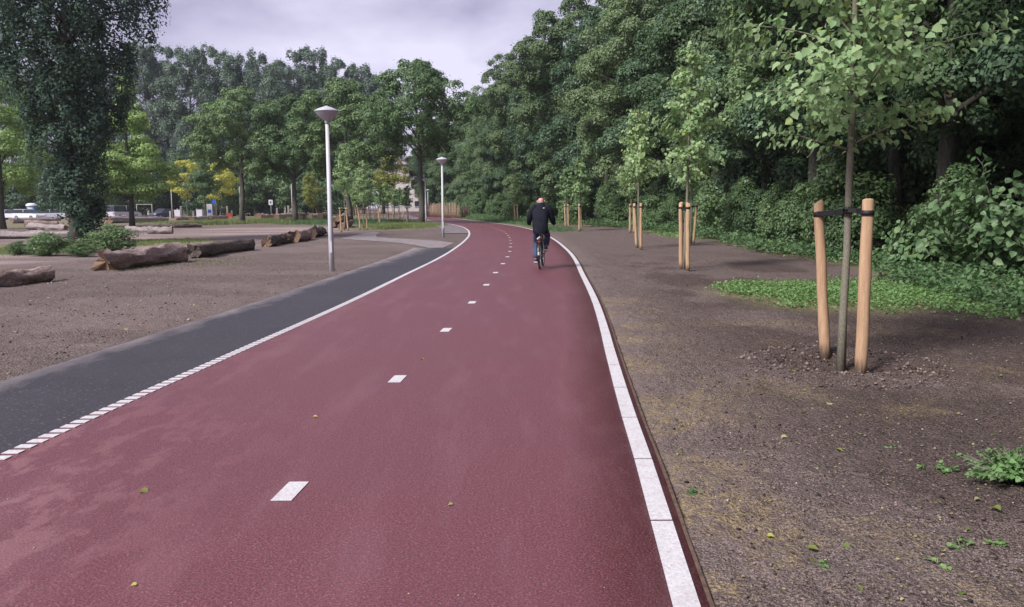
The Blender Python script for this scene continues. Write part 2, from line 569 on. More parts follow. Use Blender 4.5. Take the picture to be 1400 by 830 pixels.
def sheet(name, ys, s_list, z, mat, dust=None, parent=None, smooth=True, skirt=0.0):
    V, D = [], []
    for y in ys:
        for s in s_list:
            V.append((float(lat(y, s)), y, z)); D.append(0.0 if dust is None else dust(y, s))
        if skirt:
            V.append((float(lat(y, s_list[-1])) + 0.004, y, z - skirt)); D.append(D[-1])
    n = len(s_list) + (1 if skirt else 0)
    V = np.array(V)
    F = np.array([(i * n + j, i * n + j + 1, (i + 1) * n + j + 1, (i + 1) * n + j)
                  for i in range(len(ys) - 1) for j in range(n - 1)])
    me = np_mesh(name, V, F, mat, False)
    a = me.attributes.new('dust', 'FLOAT', 'POINT'); a.data.foreach_set('value', np.array(D, dtype=np.float32))
    o = link(bpy.data.objects.new(name, me), parent)
    return o


def yrange(a, b, near=0.3, g=0.018):
    out = [a]
    while out[-1] < b:
        out.append(out[-1] + max(near, abs(out[-1]) * g))
    out[-1] = b
    return out


def red_dust(y, s):
    return float(np.clip((-s - 0.1) / 1.2, 0, 1) * np.clip((7.0 - y) / 3.5, 0, 1) + 0.25 * np.clip((-s - 1.2) / .8, 0, 1)
                 + 0.35 * np.clip((s - 1.6) / .4, 0, 1))


path = sheet('cycle_path', yrange(-12, 330), [-HALF_L, -1.6, -1.0, -0.4, 0.3, 1.0, 1.6, HALF], 0.0, M_red, red_dust, skirt=0.05)
tag(path, kind='structure')
strip_w = lambda y: 3.55 if y < 26 else 3.55
foot = sheet('footpath', yrange(-12, 31), [-3.62, -3.2, -2.7, -HALF_L - 0.002], -0.004, M_asph,
             lambda y, s: float(np.clip((-s - 2.95) / 0.7, 0, 1) * 0.72 + np.clip((y - 17) / 14, 0, 1) * 0.35))
tag(foot, kind='structure')
foot2 = sheet('footpath', yrange(47, 150), [-3.7, -3.2, -2.7, -HALF_L - 0.002], -0.004, M_asph,
              lambda y, s: 0.75)
tag(foot2, kind='structure')


def ground_poly(name, pix, z, mat, dustv):
    pts = [G(*p) for p in pix]
    me = bpy.data.meshes.new(name)
    me.from_pydata([(p.x, p.y, z) for p in pts], [], [tuple(range(len(pts)))])
    me.materials.append(mat)
    a = me.attributes.new('dust', 'FLOAT', 'POINT'); a.data.foreach_set('value', np.full(len(pts), dustv, dtype=np.float32))
    return link(bpy.data.objects.new(name, me))


br = ground_poly('side_path', [(465, 326.3), (490, 328), (517, 329.5), (545, 331.8), (566, 335), (600, 341), (621, 331.8), (600, 329),
                               (560, 326.8), (515, 324.2), (514, 321), (520, 318), (508, 317.2), (495, 319.2), (480, 322.5)], -0.007, M_asph, 0.9)
tag(br, kind='structure')

# painted centre dashes 0.3 m long every 3 m
def quad_on_path(y0, y1, s0, s1, z, th=0.003):
    p = [(float(lat(y0, s0)), y0), (float(lat(y0, s1)), y0), (float(lat(y1, s1)), y1), (float(lat(y1, s0)), y1)]
    vs = [(x, y, z) for x, y in p] + [(x, y, z + th) for x, y in p]
    return vs, [(4, 5, 6, 7), (0, 1, 5, 4), (1, 2, 6, 5), (2, 3, 7, 6), (3, 0, 4, 7)]


d0 = G(395, 672).y
for k in range(-2, 34):
    y = d0 + 3.0 * k * 0.985
    MB().add(*quad_on_path(y - 0.15, y + 0.15, 0.03, 0.145, 0.002)).build('lane_dash', M_white_paint, path)
# right edge: white blocks one metre long with open joints
y0 = G(890, 628).y
k = -6
rest = MB()
while y0 + k < 300:
    ya, yb = y0 + k + 0.011, y0 + k + 0.989
    b_ = MB()
    if ya < 62:
        b_.add(*quad_on_path(ya, yb, LINE_R - 0.055, LINE_R + 0.055, 0.002, 0.004))
        b_.build('edge_block', M_white_paint, path)
    else:
        rest.add(*quad_on_path(ya - .008, yb + .008, LINE_R - 0.055, LINE_R + 0.055, 0.002, 0.004))
    k += 1
tag(rest.build('edge_line', M_white_paint, path), kind='stuff')
# left edge: ribbed marking, short bars across the line, that run together farther on
y = 3.0
rest = MB()
while y < 300:
    if y < 17:
        MB().add(*quad_on_path(y, y + 0.075, LINE_L - 0.055, LINE_L + 0.055, 0.002, 0.005)).build('rib_bar', M_white_paint, path)
        y += 0.125
    else:
        rest.add(*quad_on_path(y, y + 1.0, LINE_L - 0.05, LINE_L + 0.05, 0.002, 0.004)); y += 1.0
tag(rest.build('edge_line', M_white_paint, path), kind='stuff')
# thin rusty edging along the right side
M_edging = simple('path_edging', (0.14, 0.085, 0.06), 0.8, 0.35, 20, bmp=0.004)
ed = MB()
ey = yrange(-6, 120, 0.25)
for side_s, w in ((HALF + 0.012, 0.009),):
    V = []
    for y in ey:
        q = 0.004 * math.sin(y * 3.1) + 0.003 * math.sin(y * 9.7)
        for s, z in ((side_s - w, -0.06), (side_s - w, 0.006 + q), (side_s + w, 0.004 + q), (side_s + w, -0.06)):
            V.append((float(lat(y, s)), y, z))
    ed.add(V, [(i * 4 + j, i * 4 + j + 1, i * 4 + 5 + j, i * 4 + 4 + j) for i in range(len(ey) - 1) for j in range(3)])
tag(ed.build('path_edging', M_edging), kind='structure')

# ------------------------------------------------------------------ ground sheet
def grow(a, b, s0, g):
    out = [a]; s = s0
    while out[-1] < b:
        out.append(out[-1] + s); s *= g
    return out


STRAP_TREE = G(1150, 501)


def wood_edge(y):
    """x where the undergrowth of the wood begins"""
    return np.interp(y, [-20, 3, 11, 14, 20, 28, 40, 55, 75, 100, 140, 200, 300],
                     [9.0, 8.2, 7.3, 7.4, 8.4, 8.3, 9.0, 7.8, lat(75, 4.2), lat(100, 3.6), lat(140, 3.4), lat(200, 3.4), lat(300, 3.4)])


def poly_mask(x, y, pix, soft):
    """soft mask of the ground inside an ellipse through the photo-pixel box (x0,y0,x1,y1)"""
    a = G((pix[0] + pix[2]) / 2, pix[3]); b = G((pix[0] + pix[2]) / 2, pix[1])
    yc, ry = (a.y + b.y) / 2, abs(b.y - a.y) / 2
    l, r = G(pix[0], (pix[1] + pix[3]) / 2), G(pix[2], (pix[1] + pix[3]) / 2)
    xc, rx = (l.x + r.x) / 2, abs(r.x - l.x) / 2
    d = np.sqrt(((x - xc) / rx) ** 2 + ((y - yc) / ry) ** 2)
    d = d + (fbm(x * 0.9, y * 0.5, 5) - 0.5) * 0.9
    return 1 - sstep(1 - soft, 1 + soft, d)


def gz_raw(x, y):
    x = np.asarray(x, float); y = np.asarray(y, float)
    s = (x - CX(y)) / np.sqrt(1 + SL(y) ** 2)
    fl = np.where((y < 31.5) | (y > 46.5), -3.66, -HALF_L - 0.05)
    off = np.maximum(s - HALF - 0.03, fl - s)           # distance outside the paved strip
    k = sstep(0.0, 0.35, off)
    nearf = 1 - sstep(14, 40, y)
    z = -0.012 + k * (0.05 * (fbm(x * 0.45, y * 0.45, 3) - 0.45) + 0.06 * (fbm(x * 2.1, y * 2.1, 9) - 0.5)
                      + nearf * 0.05 * (fbm(x * 9, y * 9, 21, 3) - 0.5) + nearf * 0.026 * (vnoise(x * 25, y * 25, 40) - 0.5))
    flat = sstep(-10.5, -9, x) * (1 - sstep(-2.2, -1.5, x)) * sstep(27, 30, y) * (1 - sstep(48, 52, y))
    z = z * (1 - flat) - .022 * flat
    d = np.hypot(x - STRAP_TREE.x, y - STRAP_TREE.y)
    z = z + k * (0.085 * np.exp(-((d - 0.7) / 0.25) ** 2) - 0.03 * np.exp(-(d / 0.5) ** 2)) * (0.4 + fbm(x * 3, y * 3, 60))
    z = np.where(off < 0.02, np.minimum(z, -0.035), z)
    return z


def gz(x, y):
    return float(gz_raw(np.array([x]), np.array([y]))[0])


X = sorted(set([round(v, 4) for v in
     [-v for v in grow(14, 420, 0.5, 1.16)] + list(np.arange(-14, -3.6, 0.12)) + list(np.arange(-3.6, 0.9, 0.25)) +
     list(np.arange(0.9, 6.0, 0.042)) + list(np.arange(6.0, 13.0, 0.09)) + grow(13.0, 420, 0.3, 1.16)]))
Y = sorted(set([round(v, 4) for v in
     [-v for v in grow(10, 90, 1.5, 1.3)] + list(np.arange(-10, 2.4, 0.4)) + list(np.arange(2.4, 12, 0.041)) +
     grow(12.0, 60, 0.04, 1.013) + grow(60.5, 620, 1.0, 1.06)]))
X, Y = np.array(X), np.array(Y)
XX, YY = np.meshgrid(X, Y)
nx, ny = len(X), len(Y)
xf, yf = XX.ravel(), YY.ravel()
ZZ = gz_raw(xf, yf)
idx = np.arange(nx * ny).reshape(ny, nx)
F = np.stack([idx[:-1, :-1].ravel(), idx[:-1, 1:].ravel(), idx[1:, 1:].ravel(), idx[1:, :-1].ravel()], 1)
gme = np_mesh('ground', np.stack([xf, yf, ZZ], 1), F, M_ground, True)
# soil zones: R sand, G grass, B moss ; second layer R darker soil
sv = (xf - CX(yf)) / np.sqrt(1 + SL(yf) ** 2)
sand = np.zeros_like(xf)
for bx, so, am in (((-200, 322, 330, 362), .35, .8), ((130, 311, 430, 330), .4, .95), ((-100, 336, 125, 368), .4, .8),
                   ((-300, 296, 330, 306), .5, .55), ((360, 312, 470, 322), .5, .6)):
    sand = np.maximum(sand, am * poly_mask(xf, yf, bx, so))
trk = sstep(0.45, 0.62, fbm(xf * 0.12, yf * 0.55, 77)) * (sv < -6.4)
sand = np.clip(sand * (0.45 + 0.8 * trk), 0, 1)
sand = np.maximum(sand, (sv < -3.6) * (.02 + .2 * sstep(.4, .65, fbm(xf * .35, yf * .8, 41))))
sand = np.maximum(sand, 0.35 * (sv > HALF) * (1 - sstep(HALF + .15, HALF + .7, sv)) * fbm(xf * 2, yf * 2, 8))
grs = np.zeros_like(xf)
for bx, so, am in (((-200, 334, 100, 352), .4, .75), ((130, 326, 260, 338), .5, .8), ((230, 298, 450, 308), .4, .9),
                   ((-300, 303, 120, 318), .4, .6), ((505, 306, 600, 314), .4, .8), ((400, 300, 560, 308), .4, .6),
                   ((985, 384, 1250, 426), .3, 0.8), ((900, 312, 1010, 330), .4, 0.6)):
    grs = np.maximum(grs, am * poly_mask(xf, yf, bx, so))
we = wood_edge(yf)
grs = np.maximum(grs, 0.8 * sstep(-0.3, 0.6, xf - we) * (1 - sstep(2.0, 4.0, xf - we)))
grs = np.maximum(grs, 0.7 * sstep(110, 140, yf) * (sv < -4))
grs = np.maximum(grs, 0.8 * sstep(45, 60, yf) * (sv > HALF + .3) * (1 - sstep(4, 5, sv)))
moss = (sv > HALF) * (1 - sstep(HALF + .1, HALF + 1.15, sv)) * sstep(0.4, 0.62, fbm(xf * 1.7, yf * 1.7, 91)) * (yf < 14)
moss = np.maximum(moss * .7, 0.3 * sstep(HALF + .3, HALF + 1.2, sv) * sstep(0.55, 0.72, fbm(xf * 1.3, yf * 1.3, 101)) * (yf < 11))
dT = np.hypot((xf - STRAP_TREE.x) * 0.8, yf - STRAP_TREE.y)
dark = 0.85 * (1 - sstep(0.4, 1.0, dT + (fbm(xf * 4, yf * 4, 33) - .5) * .5))
dark = np.maximum(dark, 0.8 * sstep(HALF + .4, HALF + 1.8, sv) * sstep(0.42, 0.6, fbm(xf * 0.8, yf * 0.55, 55)) * (1 - sstep(20, 30, yf)))
wv = (fbm(xf * .9, yf * .9, 66) - .5) * 2.2
dark = np.maximum(dark, 0.75 * sstep(3.2, 5.5, xf + wv) * sstep(5.8, 7.8, yf + wv) * (1 - sstep(11, 13, yf)))
dark = np.maximum(dark, 0.9 * sstep(2.0, 5.0, xf - we))  # ground turns darker from the wood's edge inwards
z1 = np.stack([sand, grs, moss, np.ones_like(sand)], 1).astype(np.float32)
z2 = np.stack([dark, dark * 0, dark * 0, np.ones_like(sand)], 1).astype(np.float32)
for nm, zz in (('zones', z1), ('zones2', z2)):
    at = gme.attributes.new(nm, 'FLOAT_COLOR', 'POINT'); at.data.foreach_set('color', zz.ravel())
ground = link(bpy.data.objects.new('ground', gme))
tag(ground, kind='structure')

# ------------------------------------------------------------------ foliage machinery
def nrm(v):
    return v / np.maximum(np.linalg.norm(v, axis=1, keepdims=True), 1e-9)


def leaf_quads(C, Nn, S, rng, asp=0.62, T=None):
    """one folded diamond per leaf"""
    n = len(C)
    if T is None:
        T = rng.normal(size=(n, 3))
    T = nrm(T - Nn * np.sum(T * Nn, 1, keepdims=True))
    B = np.cross(Nn, T)
    S = S[:, None]
    V = np.stack([C - T * S * .5, C + B * S * asp * .5 + Nn * S * .1, C + T * S * .5, C - B * S * asp * .5 + Nn * S * .1], 1)
    return V.reshape(-1, 3), np.arange(n * 4).reshape(-1, 4)


def leaf_hearts(C, Nn, S, rng, T):
    """broad pointed leaf, two halves folded along the midrib"""
    n = len(C)
    T = nrm(T - Nn * np.sum(T * Nn, 1, keepdims=True)); B = np.cross(Nn, T); S = S[:, None]
    P = [(0, 0, 0), (.44, .14, .07), (.39, .58, .1), (0, 1.0, -.14), (-.39, .58, .1), (-.44, .14, .07)]
    V = np.stack([C + B * S * a + T * S * b + Nn * S * c for a, b, c in P], 1).reshape(-1, 3)
    base = (np.arange(n) * 6)[:, None]
    F = np.stack([base + np.array([[0, 1, 2, 3]]), base + np.array([[0, 3, 4, 5]])], 1).reshape(-1, 4)
    return V, F


def crown(rng, prof, z0, z1, ncl, per, rcl, leaf, flat=0.7, lean=0.5, lob=0.25, inner=0.25, asp=0.62, stray=0.06, hang=0.0, boughs=0, brad=1.7):
    """leaf clumps spread through an envelope; returns verts, faces, clump centres"""
    ts = np.linspace(0, 1, 200)
    wgt = np.array([prof(t) for t in ts]) + 0.05
    t = rng.choice(ts, ncl, p=wgt / wgt.sum()) + rng.uniform(-.003, .003, ncl)
    ang = rng.uniform(0, 2 * np.pi, ncl)
    ph = rng.uniform(0, 6.28, 6)
    lobes = 1 + lob * (np.sin(ang * 2 + ph[0] + t * 3) * .5 + np.sin(ang * 3 + ph[1] - t * 7) * .5 + np.sin(t * 11 + ph[2] + ang) * .4)
    rr = np.where(rng.uniform(size=ncl) < inner, np.sqrt(rng.uniform(size=ncl)) * .7, rng.uniform(.72, 1.0, ncl))
    pr = np.array([prof(np.clip(q, 0, 1)) for q in t])
    rad = np.maximum(pr * lobes - rcl * .5, 0.05) * rr
    c = np.stack([rad * np.cos(ang), rad * np.sin(ang), z0 + t * (z1 - z0)], 1)
    out = nrm(np.stack([np.cos(ang), np.sin(ang), (t - .45) * 1.2], 1))
    if boughs:
        # clumps gather on a limited number of boughs, with shaded gaps between them
        nb = boughs
        tb = np.linspace(.04, .97, nb) + rng.uniform(-.03, .03, nb)
        ab = np.arange(nb) * 2.399 + rng.normal(size=nb) * .35
        pb = np.array([prof(np.clip(q, 0, 1)) for q in tb])
        lb = 1 + lob * rng.uniform(-1, 1, nb)
        rb = np.maximum(pb * lb - brad * .55, .1) * np.where(np.arange(nb) % 4 == 3, .45, 1.0)
        cb = np.stack([rb * np.cos(ab), rb * np.sin(ab), z0 + tb * (z1 - z0)], 1)
        ob = nrm(np.stack([np.cos(ab), np.sin(ab), (tb - .4) * 1.4], 1))
        wb = (pb + .4) / (pb + .4).sum()
        bi = rng.choice(nb, ncl, p=wb)
        R_ = brad * rng.uniform(.75, 1.25, nb) * (.5 + .5 * pb / pb.max())
        dd = nrm(rng.normal(size=(ncl, 3)) + .75 * (ob[bi] + np.array([0, 0, .6])))
        c = cb[bi] + dd * (R_[bi] * rng.uniform(.5, 1.0, ncl))[:, None] * np.array([1, 1, .72])
        out = nrm(dd + ob[bi] * .5)
        pr = pb[bi]
    rc = rcl * rng.uniform(.55, 1.25, ncl) * (0.55 + 0.45 * pr / max(pr.max(), 1e-6))
    n = ncl * per
    ci = np.repeat(np.arange(ncl), per)
    d = nrm(rng.normal(size=(n, 3)) + lean * (out[ci] * .8 + np.array([0, 0, .7])))
    u = rng.uniform(size=(n, 1)) ** .25
    st = (rng.uniform(size=(n, 1)) < stray) * rng.uniform(0, .6, (n, 1))
    p = c[ci] + d * rc[ci][:, None] * (u + st) * np.array([1, 1, flat])
    p[:, 2] -= hang * rc[ci] * rng.uniform(size=n) * (1 - np.abs(d[:, 2]))
    nn = nrm(d * 1.0 + np.array([0, 0, .25]) + rng.normal(size=(n, 3)) * .3)
    S = leaf * rng.uniform(.6, 1.3, n)
    V, F = leaf_quads(p, nn, S, rng, asp)
    return V, F, c


def wander(rng, a, b, n, amp):
    a, b = np.array(a, float), np.array(b, float)
    t = np.linspace(0, 1, n)[:, None]
    p = a + (b - a) * t
    w = np.cumsum(rng.normal(size=(n, 3)) * amp, axis=0); w -= w[0]
    w = w - t * w[-1]
    p = p + w * np.array([1, 1, .3])
    return p


def trunk_mb(rng, h, r0, r1, c, nlimb, zsplit, limb_r=0.3, wob=0.06, n=8):
    mb = MB()
    base = wander(rng, (0, 0, -0.15), (rng.normal() * .15, rng.normal() * .15, h), 9, wob)
    rad = [r0 * 1.35] + list(np.linspace(r0, r1, 8))
    mb.tube(base, rad, n)
    if nlimb and len(c):
        pick = rng.choice(len(c), min(nlimb, len(c)), replace=False)
        for i in pick:
            tgt = c[i]
            zt = np.clip(tgt[2] - rng.uniform(.2, .5) * np.hypot(tgt[0], tgt[1]) - .3, zsplit, h * .97)
            k = np.interp(zt, base[:, 2], np.arange(len(base)))
            st = np.array([np.interp(k, np.arange(len(base)), base[:, q]) for q in range(3)])
            rr = np.interp(zt, base[:, 2], rad) * limb_r * 1.6
            mid = wander(rng, st, tgt, 5, wob * .8)
            mid[1:4, 2] += np.array([.1, .14, .08]) * np.linalg.norm(tgt - st)
            mb.tube(mid, np.linspace(rr, rr * .2, 5), 5)
    return mb


class Kind:
    """shared trunk and crown meshes of one kind of tree"""
    def __init__(s, crown_me, trunk_me):
        s.c, s.t = crown_me, trunk_me


def make_kind(seed, name, prof, z0, z1, ncl, per, rcl, leaf, mat, h, r0, r1, nlimb, zsplit, bark=None, **kw):
    rng = np.random.default_rng(seed)
    V, F, c = crown(rng, prof, z0, z1, ncl, per, rcl, leaf, **kw)
    cm = np_mesh('crown', V, F, mat)
    tm = trunk_mb(rng, h, r0, r1, c, nlimb, zsplit).mesh('trunk', bark or M_bark)
    return Kind(cm, tm)


def tree(name, kind, x, y, sc, rz, label, cat='tree', group=None, z=None, sz=None):
    s3 = (sc, sc, sc * (sz or 1.0))
    e = empty(name, (x, y, (gz(x, y) if z is None else z)), rz, label, cat, group, s3)
    place('trunk', kind.t, e)
    place('crown', kind.c, e)
    return e


def pf(*pts):
    ts = [p[0] for p in pts]; rs = [p[1] for p in pts]
    return lambda t: float(np.interp(t, ts, rs))


P_wood = pf((0, 2.2), (.12, 3.4), (.35, 4.3), (.6, 4.0), (.8, 3.0), (.93, 1.7), (1, .4))
P_wood_b = pf((0, 2.8), (.2, 3.6), (.45, 4.0), (.7, 3.4), (.88, 2.2), (1, .5))
WOOD = [
    make_kind(11, 'w', P_wood, 2.4, 17.2, 230, 375, .95, .185, M_leaf_wood, 14, .28, .06, 26, 3.0, hang=.3, lean=1.1, lob=.25, boughs=30, brad=1.9),
    make_kind(12, 'w', P_wood_b, 1.2, 16.2, 240, 360, .9, .185, M_leaf_wood2, 13, .24, .06, 26, 2.4, hang=.3, lean=1.1, lob=.25, boughs=34, brad=1.75),
    make_kind(13, 'w', P_wood, 3.2, 18.2, 220, 400, 1.05, .19, M_leaf_wood3, 15, .3, .06, 26, 3.5, flat=.65, hang=.2, lean=1.1, lob=.25, boughs=27, brad=2.1),
]
NEARWOOD = [
    make_kind(14, 'w', P_wood_b, 2.9, 16.0, 230, 440, .85, .135, M_leaf_wood2, 13, .22, .05, 34, 2.0, hang=.4, lean=1.0, lob=.3, boughs=32, brad=1.6),
    make_kind(15, 'w', P_wood, 3.2, 17.0, 230, 440, .9, .14, M_leaf_wood, 14, .26, .05, 34, 2.6, hang=.4, lean=1.0, lob=.3, boughs=32, brad=1.7),
]
P_shrub = pf((0, .75), (.25, 1.25), (.55, 1.3), (.8, .9), (1, .25))
SHRUB = [
    make_kind(21, 's', P_shrub, .1, 3.2, 95, 120, .5, .13, M_leaf_shrub, 2.4, .04, .012, 18, .2, hang=.2),
    make_kind(22, 's', P_shrub, .15, 3.0, 80, 130, .55, .14, M_leaf_wood, 2.2, .04, .012, 18, .2, hang=.3),
]
LOWSHRUB = make_kind(23, 's', P_shrub, .1, 3.0, 60, 120, .6, .14, M_leaf_shrub, 2.2, .05, .012, 20, .2, stray=.3)
P_round = pf((0, 2.3), (.15, 3.3), (.4, 3.9), (.65, 3.5), (.85, 2.2), (1, .5))
ROUND = [
    make_kind(31, 'r', P_round, 5.0, 12.9, 300, 165, .8, .195, M_leaf_round, 10.5, .24, .06, 22, 4.2, lean=1.0, boughs=44, brad=1.5),
    make_kind(32, 'r', P_round, 4.9, 12.5, 300, 165, .8, .195, M_leaf_round, 10.0, .24, .06, 22, 4.2, lean=1.0, boughs=42, brad=1.55),
]
HIGHROUND = make_kind(34, 'r', pf((0, 2.0), (.12, 3.6), (.4, 4.4), (.65, 3.9), (.85, 2.5), (1, .6)), 6.3, 13.4, 290, 170, .85, .195, M_leaf_round, 11, .27, .06, 26, 5.0, lean=1.0, lob=.3, boughs=36, brad=1.65)
SMALLROUND = make_kind(33, 'r', pf((0, 1.6), (.3, 2.0), (.7, 1.6), (1, .3)), 3.4, 7.2, 70, 130, .7, .22, M_leaf_round, 6, .12, .03, 12, 3.0)
FASTIG = make_kind(41, 'f', pf((0, .75), (.1, .95), (.22, 1.15), (.43, 2.1), (.62, 3.1), (.77, 3.45), (.9, 3.0), (1, 1.7)), .1, 12.6, 640, 115, .46, .13,
                   M_leaf_oak, 10.5, .3, .06, 90, .4, flat=1.7, lean=.8, lob=.16, inner=.35, stray=.35)
CONE = make_kind(51, 'c', pf((0, 2.6), (.15, 3.3), (.4, 3.0), (.7, 1.9), (.9, 1.0), (1, .3)), 2.6, 12.4, 120, 220, 1.0, .24,
                 M_leaf_light, 11, .2, .04, 26, 2.2, flat=.45, lob=.3, hang=.35)
WIDE = make_kind(52, 'c', P_round, 2.8, 13.2, 240, 190, .85, .2, M_leaf_light, 11, .24, .05, 26, 2.4, flat=.55, hang=.3, boughs=40, brad=1.6)
P_pop = pf((0, 1.0), (.1, 2.2), (.3, 3.5), (.6, 4.0), (.85, 3.3), (.96, 2.0), (1, .9))
POPLAR = [
    make_kind(61, 'p', P_pop, 4.0, 28.0, 270, 130, .9, .34, M_leaf_pop, 26, .35, .05, 50, 3.0, flat=1.4, lean=.6, lob=.3, stray=.2, boughs=34, brad=1.7),
    make_kind(62, 'p', P_pop, 5.0, 27.6, 260, 130, .9, .34, M_leaf_pop, 25, .35, .05, 50, 3.0, flat=1.4, lean=.6, lob=.3, stray=.2, boughs=32, brad=1.75),
]
YELLOW = make_kind(71, 'y', pf((0, 1.5), (.4, 2.6), (.8, 1.9), (1, .4)), 2.6, 7.6, 46, 110, .7, .24, M_leaf_yel, 5.5, .1, .03, 16, 2.2, flat=.6)
YGREEN = make_kind(72, 'y', pf((0, 1.2), (.4, 2.3), (.8, 1.7), (1, .4)), 2.0, 8.8, 55, 110, .75, .24, M_leaf_yg, 7.5, .1, .03, 16, 2.2)
BACK = [make_kind(81, 'b', P_wood_b, .6, 11.0, 120, 130, 1.5, .38, M_leaf_wood2, 9, .22, .05, 12, 2.0),
        make_kind(82, 'b', P_wood, 1.5, 13.0, 120, 130, 1.6, .38, M_leaf_wood, 10, .25, .05, 12, 2.4)]

rnd = random.Random(5)

# --- the wood on the right: three ranks that follow the path's bend
def wood_x(y):
    return float(np.interp(y, [-10, 45, 80, 130, 220], [lat(-10, 13.2), lat(45, 13.0), lat(80, 10.2), lat(130, 9.0), lat(220, 9.0)]))


WL = {0: 'tall leafy tree in the front rank of the wood right of the red path',
      1: 'tall dark tree standing behind the front trees of the wood on the right',
      2: 'tall tree deep inside the dark wood right of the red path'}
y = -16
i = 0
while y < 175:
    for r_ in range(3 if y > 70 else 4):
        if r_ == 2 and y > 120 or (y < 9 and r_ > 1): continue
        yy = y + r_ * 1.7 + rnd.uniform(-.9, .9)
        xx = wood_x(yy) + r_ * 5.2 + rnd.uniform(-.8, .8)
        near = 5 < yy < 34 and r_ < 2
        kd = NEARWOOD[(i + r_) % 2] if near else WOOD[(i + r_) % 3]
        tree('woodland_tree', kd, xx, yy, rnd.uniform(.92, 1.12) * (1.04 if r_ else 1.0), rnd.uniform(0, 6.28), WL[min(r_, 2)],
             group=['front rank of the wood', 'second rank of the wood', 'deep rank of the wood'][min(r_, 2)], sz=rnd.uniform(.95, 1.1))
    y += rnd.uniform(4.6, 6.0) * (1.0 if y < 90 else 1.2)
    i += 1

# understorey shrubs along the wood's foot
y = 19.5
i = 0
while y < 150:
    off = rnd.uniform(-4.0, -1.2) if y > 22 else rnd.uniform(-2.8, -1.0)
    xx = wood_x(y) + off
    xx = max(xx, float(wood_edge(y)) + 1.3)
    tree('shrub', SHRUB[i % 2], xx, y, rnd.uniform(.55, 1.2), rnd.uniform(0, 6.28),
         'green shrub at the foot of the wood on the right', 'shrub', 'shrubs along the foot of the wood')
    y += rnd.uniform(1.8, 3.6) * (1 if y < 60 else 1.5); i += 1

# thicket inside the wood
y = 8
i = 0
while y < 75:
    tree('thicket_shrub', SHRUB[i % 2], wood_x(y) + rnd.uniform(4, 16), y, rnd.uniform(1.4, 2.0), rnd.uniform(0, 6.28),
         'large dim shrub in the thicket deep between the trunks of the wood', 'shrub', 'thicket inside the wood')
    y += rnd.uniform(1.2, 2.2); i += 1

# broad-leaved bush at the right frame edge, single leaves visible
def broad_bush(px, py, w, h, seed, label):
    rng = np.random.default_rng(seed)
    p = G(px, py)
    e = empty('broad_leaved_bush', (p.x, p.y, gz(p.x, p.y)), 0, label, 'bush')
    st = MB(); C, Nn, T = [], [], []
    for k in range(26):
        a = rng.uniform(0, 6.28); r = rng.uniform(.4, 1.0) * w
        tip = np.array([math.cos(a) * r, math.sin(a) * r, h * rng.uniform(.35, 1.0) * (1.1 - .4 * r / w)])
        q = wander(rng, (rng.normal() * .12, rng.normal() * .12, -.05), tip, 7, .05)
        q[2:6, 2] += h * .1
        st.tube(q, np.linspace(.022, .006, 7), 5)
        out = nrm((q[-1] - q[2])[None])[0]
        for j in range(64):
            f = rng.uniform(1.2, 6.0); i0 = int(f); fr = f - i0
            b = q[i0] * (1 - fr) + q[min(i0 + 1, 6)] * fr
            C.append(b + rng.normal(size=3) * np.array([.16, .16, .12]))
            Nn.append(np.array([0, 0, .6]) + rng.normal(size=3) * .35 + np.array([math.cos(a), math.sin(a), 0]) * .75)
            T.append(out * .6 + np.array([0, 0, -.5]) + rng.normal(size=3) * .5)
    C, Nn, T = np.array(C), nrm(np.array(Nn)), np.array(T)
    V, F = leaf_hearts(C, Nn, rng.uniform(.1, .19, len(C)), rng, T)
    st.build('stems', M_bark, e)
    place('foliage', np_mesh('foliage', V, F, M_leaf_big), e)
    return e


broad_bush(1372, 383, 1.5, 2.7, 4, 'broad leaved green bush at the right frame edge under the dark trees')
broad_bush(1262, 372, .9, 1.3, 6, 'low broad leaved bush beside the taller bush at the right frame edge')

# --- left: single trees
def far_pull(p):
    """beyond 112 m a pixel of height is many metres: keep the far field to a likely depth"""
    if p.y > 112:
        k = (112 + (p.y - 112) * .3) / p.y
        return Vector((p.x * k, p.y * k, p.z))
    return p


def at(px, py):
    p = far_pull(G(px, py)); return p.x, p.y


x, y = at(112, 333)
tree('fastigiate_oak', FASTIG, x, y, 1.14, .4, 'big dark vase shaped tree leafy down to the ground on the left')
x, y = at(181, 309)
tree('hornbeam_tree', CONE, x, y, 1.02, 1.1, 'light green tree with layered branches right behind the dark vase shaped tree')
x, y = at(4, 313)
tree('lime_tree', WIDE, x, y, .95, 2.1, 'broad light green tree at the left frame edge')
x, y = at(332, 303.5)
tree('round_tree', ROUND[0], x, y, 1.08, .3, 'round crowned dark green tree behind the small yellow tree', group='round crowned trees on the field')
x, y = at(404, 303)
tree('round_tree', ROUND[1], x, y, 1.04, 1.9, 'round crowned tree just left of the nearest street lamp', group='round crowned trees on the field')
x, y = at(478, 305.5)
tree('round_tree', ROUND[0], x, y, 1.08, 3.3, 'wide dark round crowned tree behind the staked saplings left of the path', group='round crowned trees on the field', sz=.92)
x, y = at(577, 306)
tree('round_tree', HIGHROUND, x, y, 1.0, 5.0, 'tall round crowned tree with bare grey trunk by the second street lamp', group='round crowned trees on the field', sz=1.02)
x, y = at(281, 300)
tree('young_round_tree', SMALLROUND, x, y, 1.0, 0, 'small dark round tree between two yellow leaved trees')
x, y = at(258, 296.5)
tree('yellow_tree', YELLOW, x, y, 1.15, 0.2, 'yellow leaved tree left of the small dark round tree')
x, y = at(302, 296.5)
tree('yellow_tree', YELLOW, x, y, 1.1, 2.4, 'yellow leaved tree right of the small dark round tree')
x, y = at(538, 296)
tree('yellow_green_tree', YGREEN, x, y, 1.05, 0, 'yellowish green slender tree beside the far bend of the path')
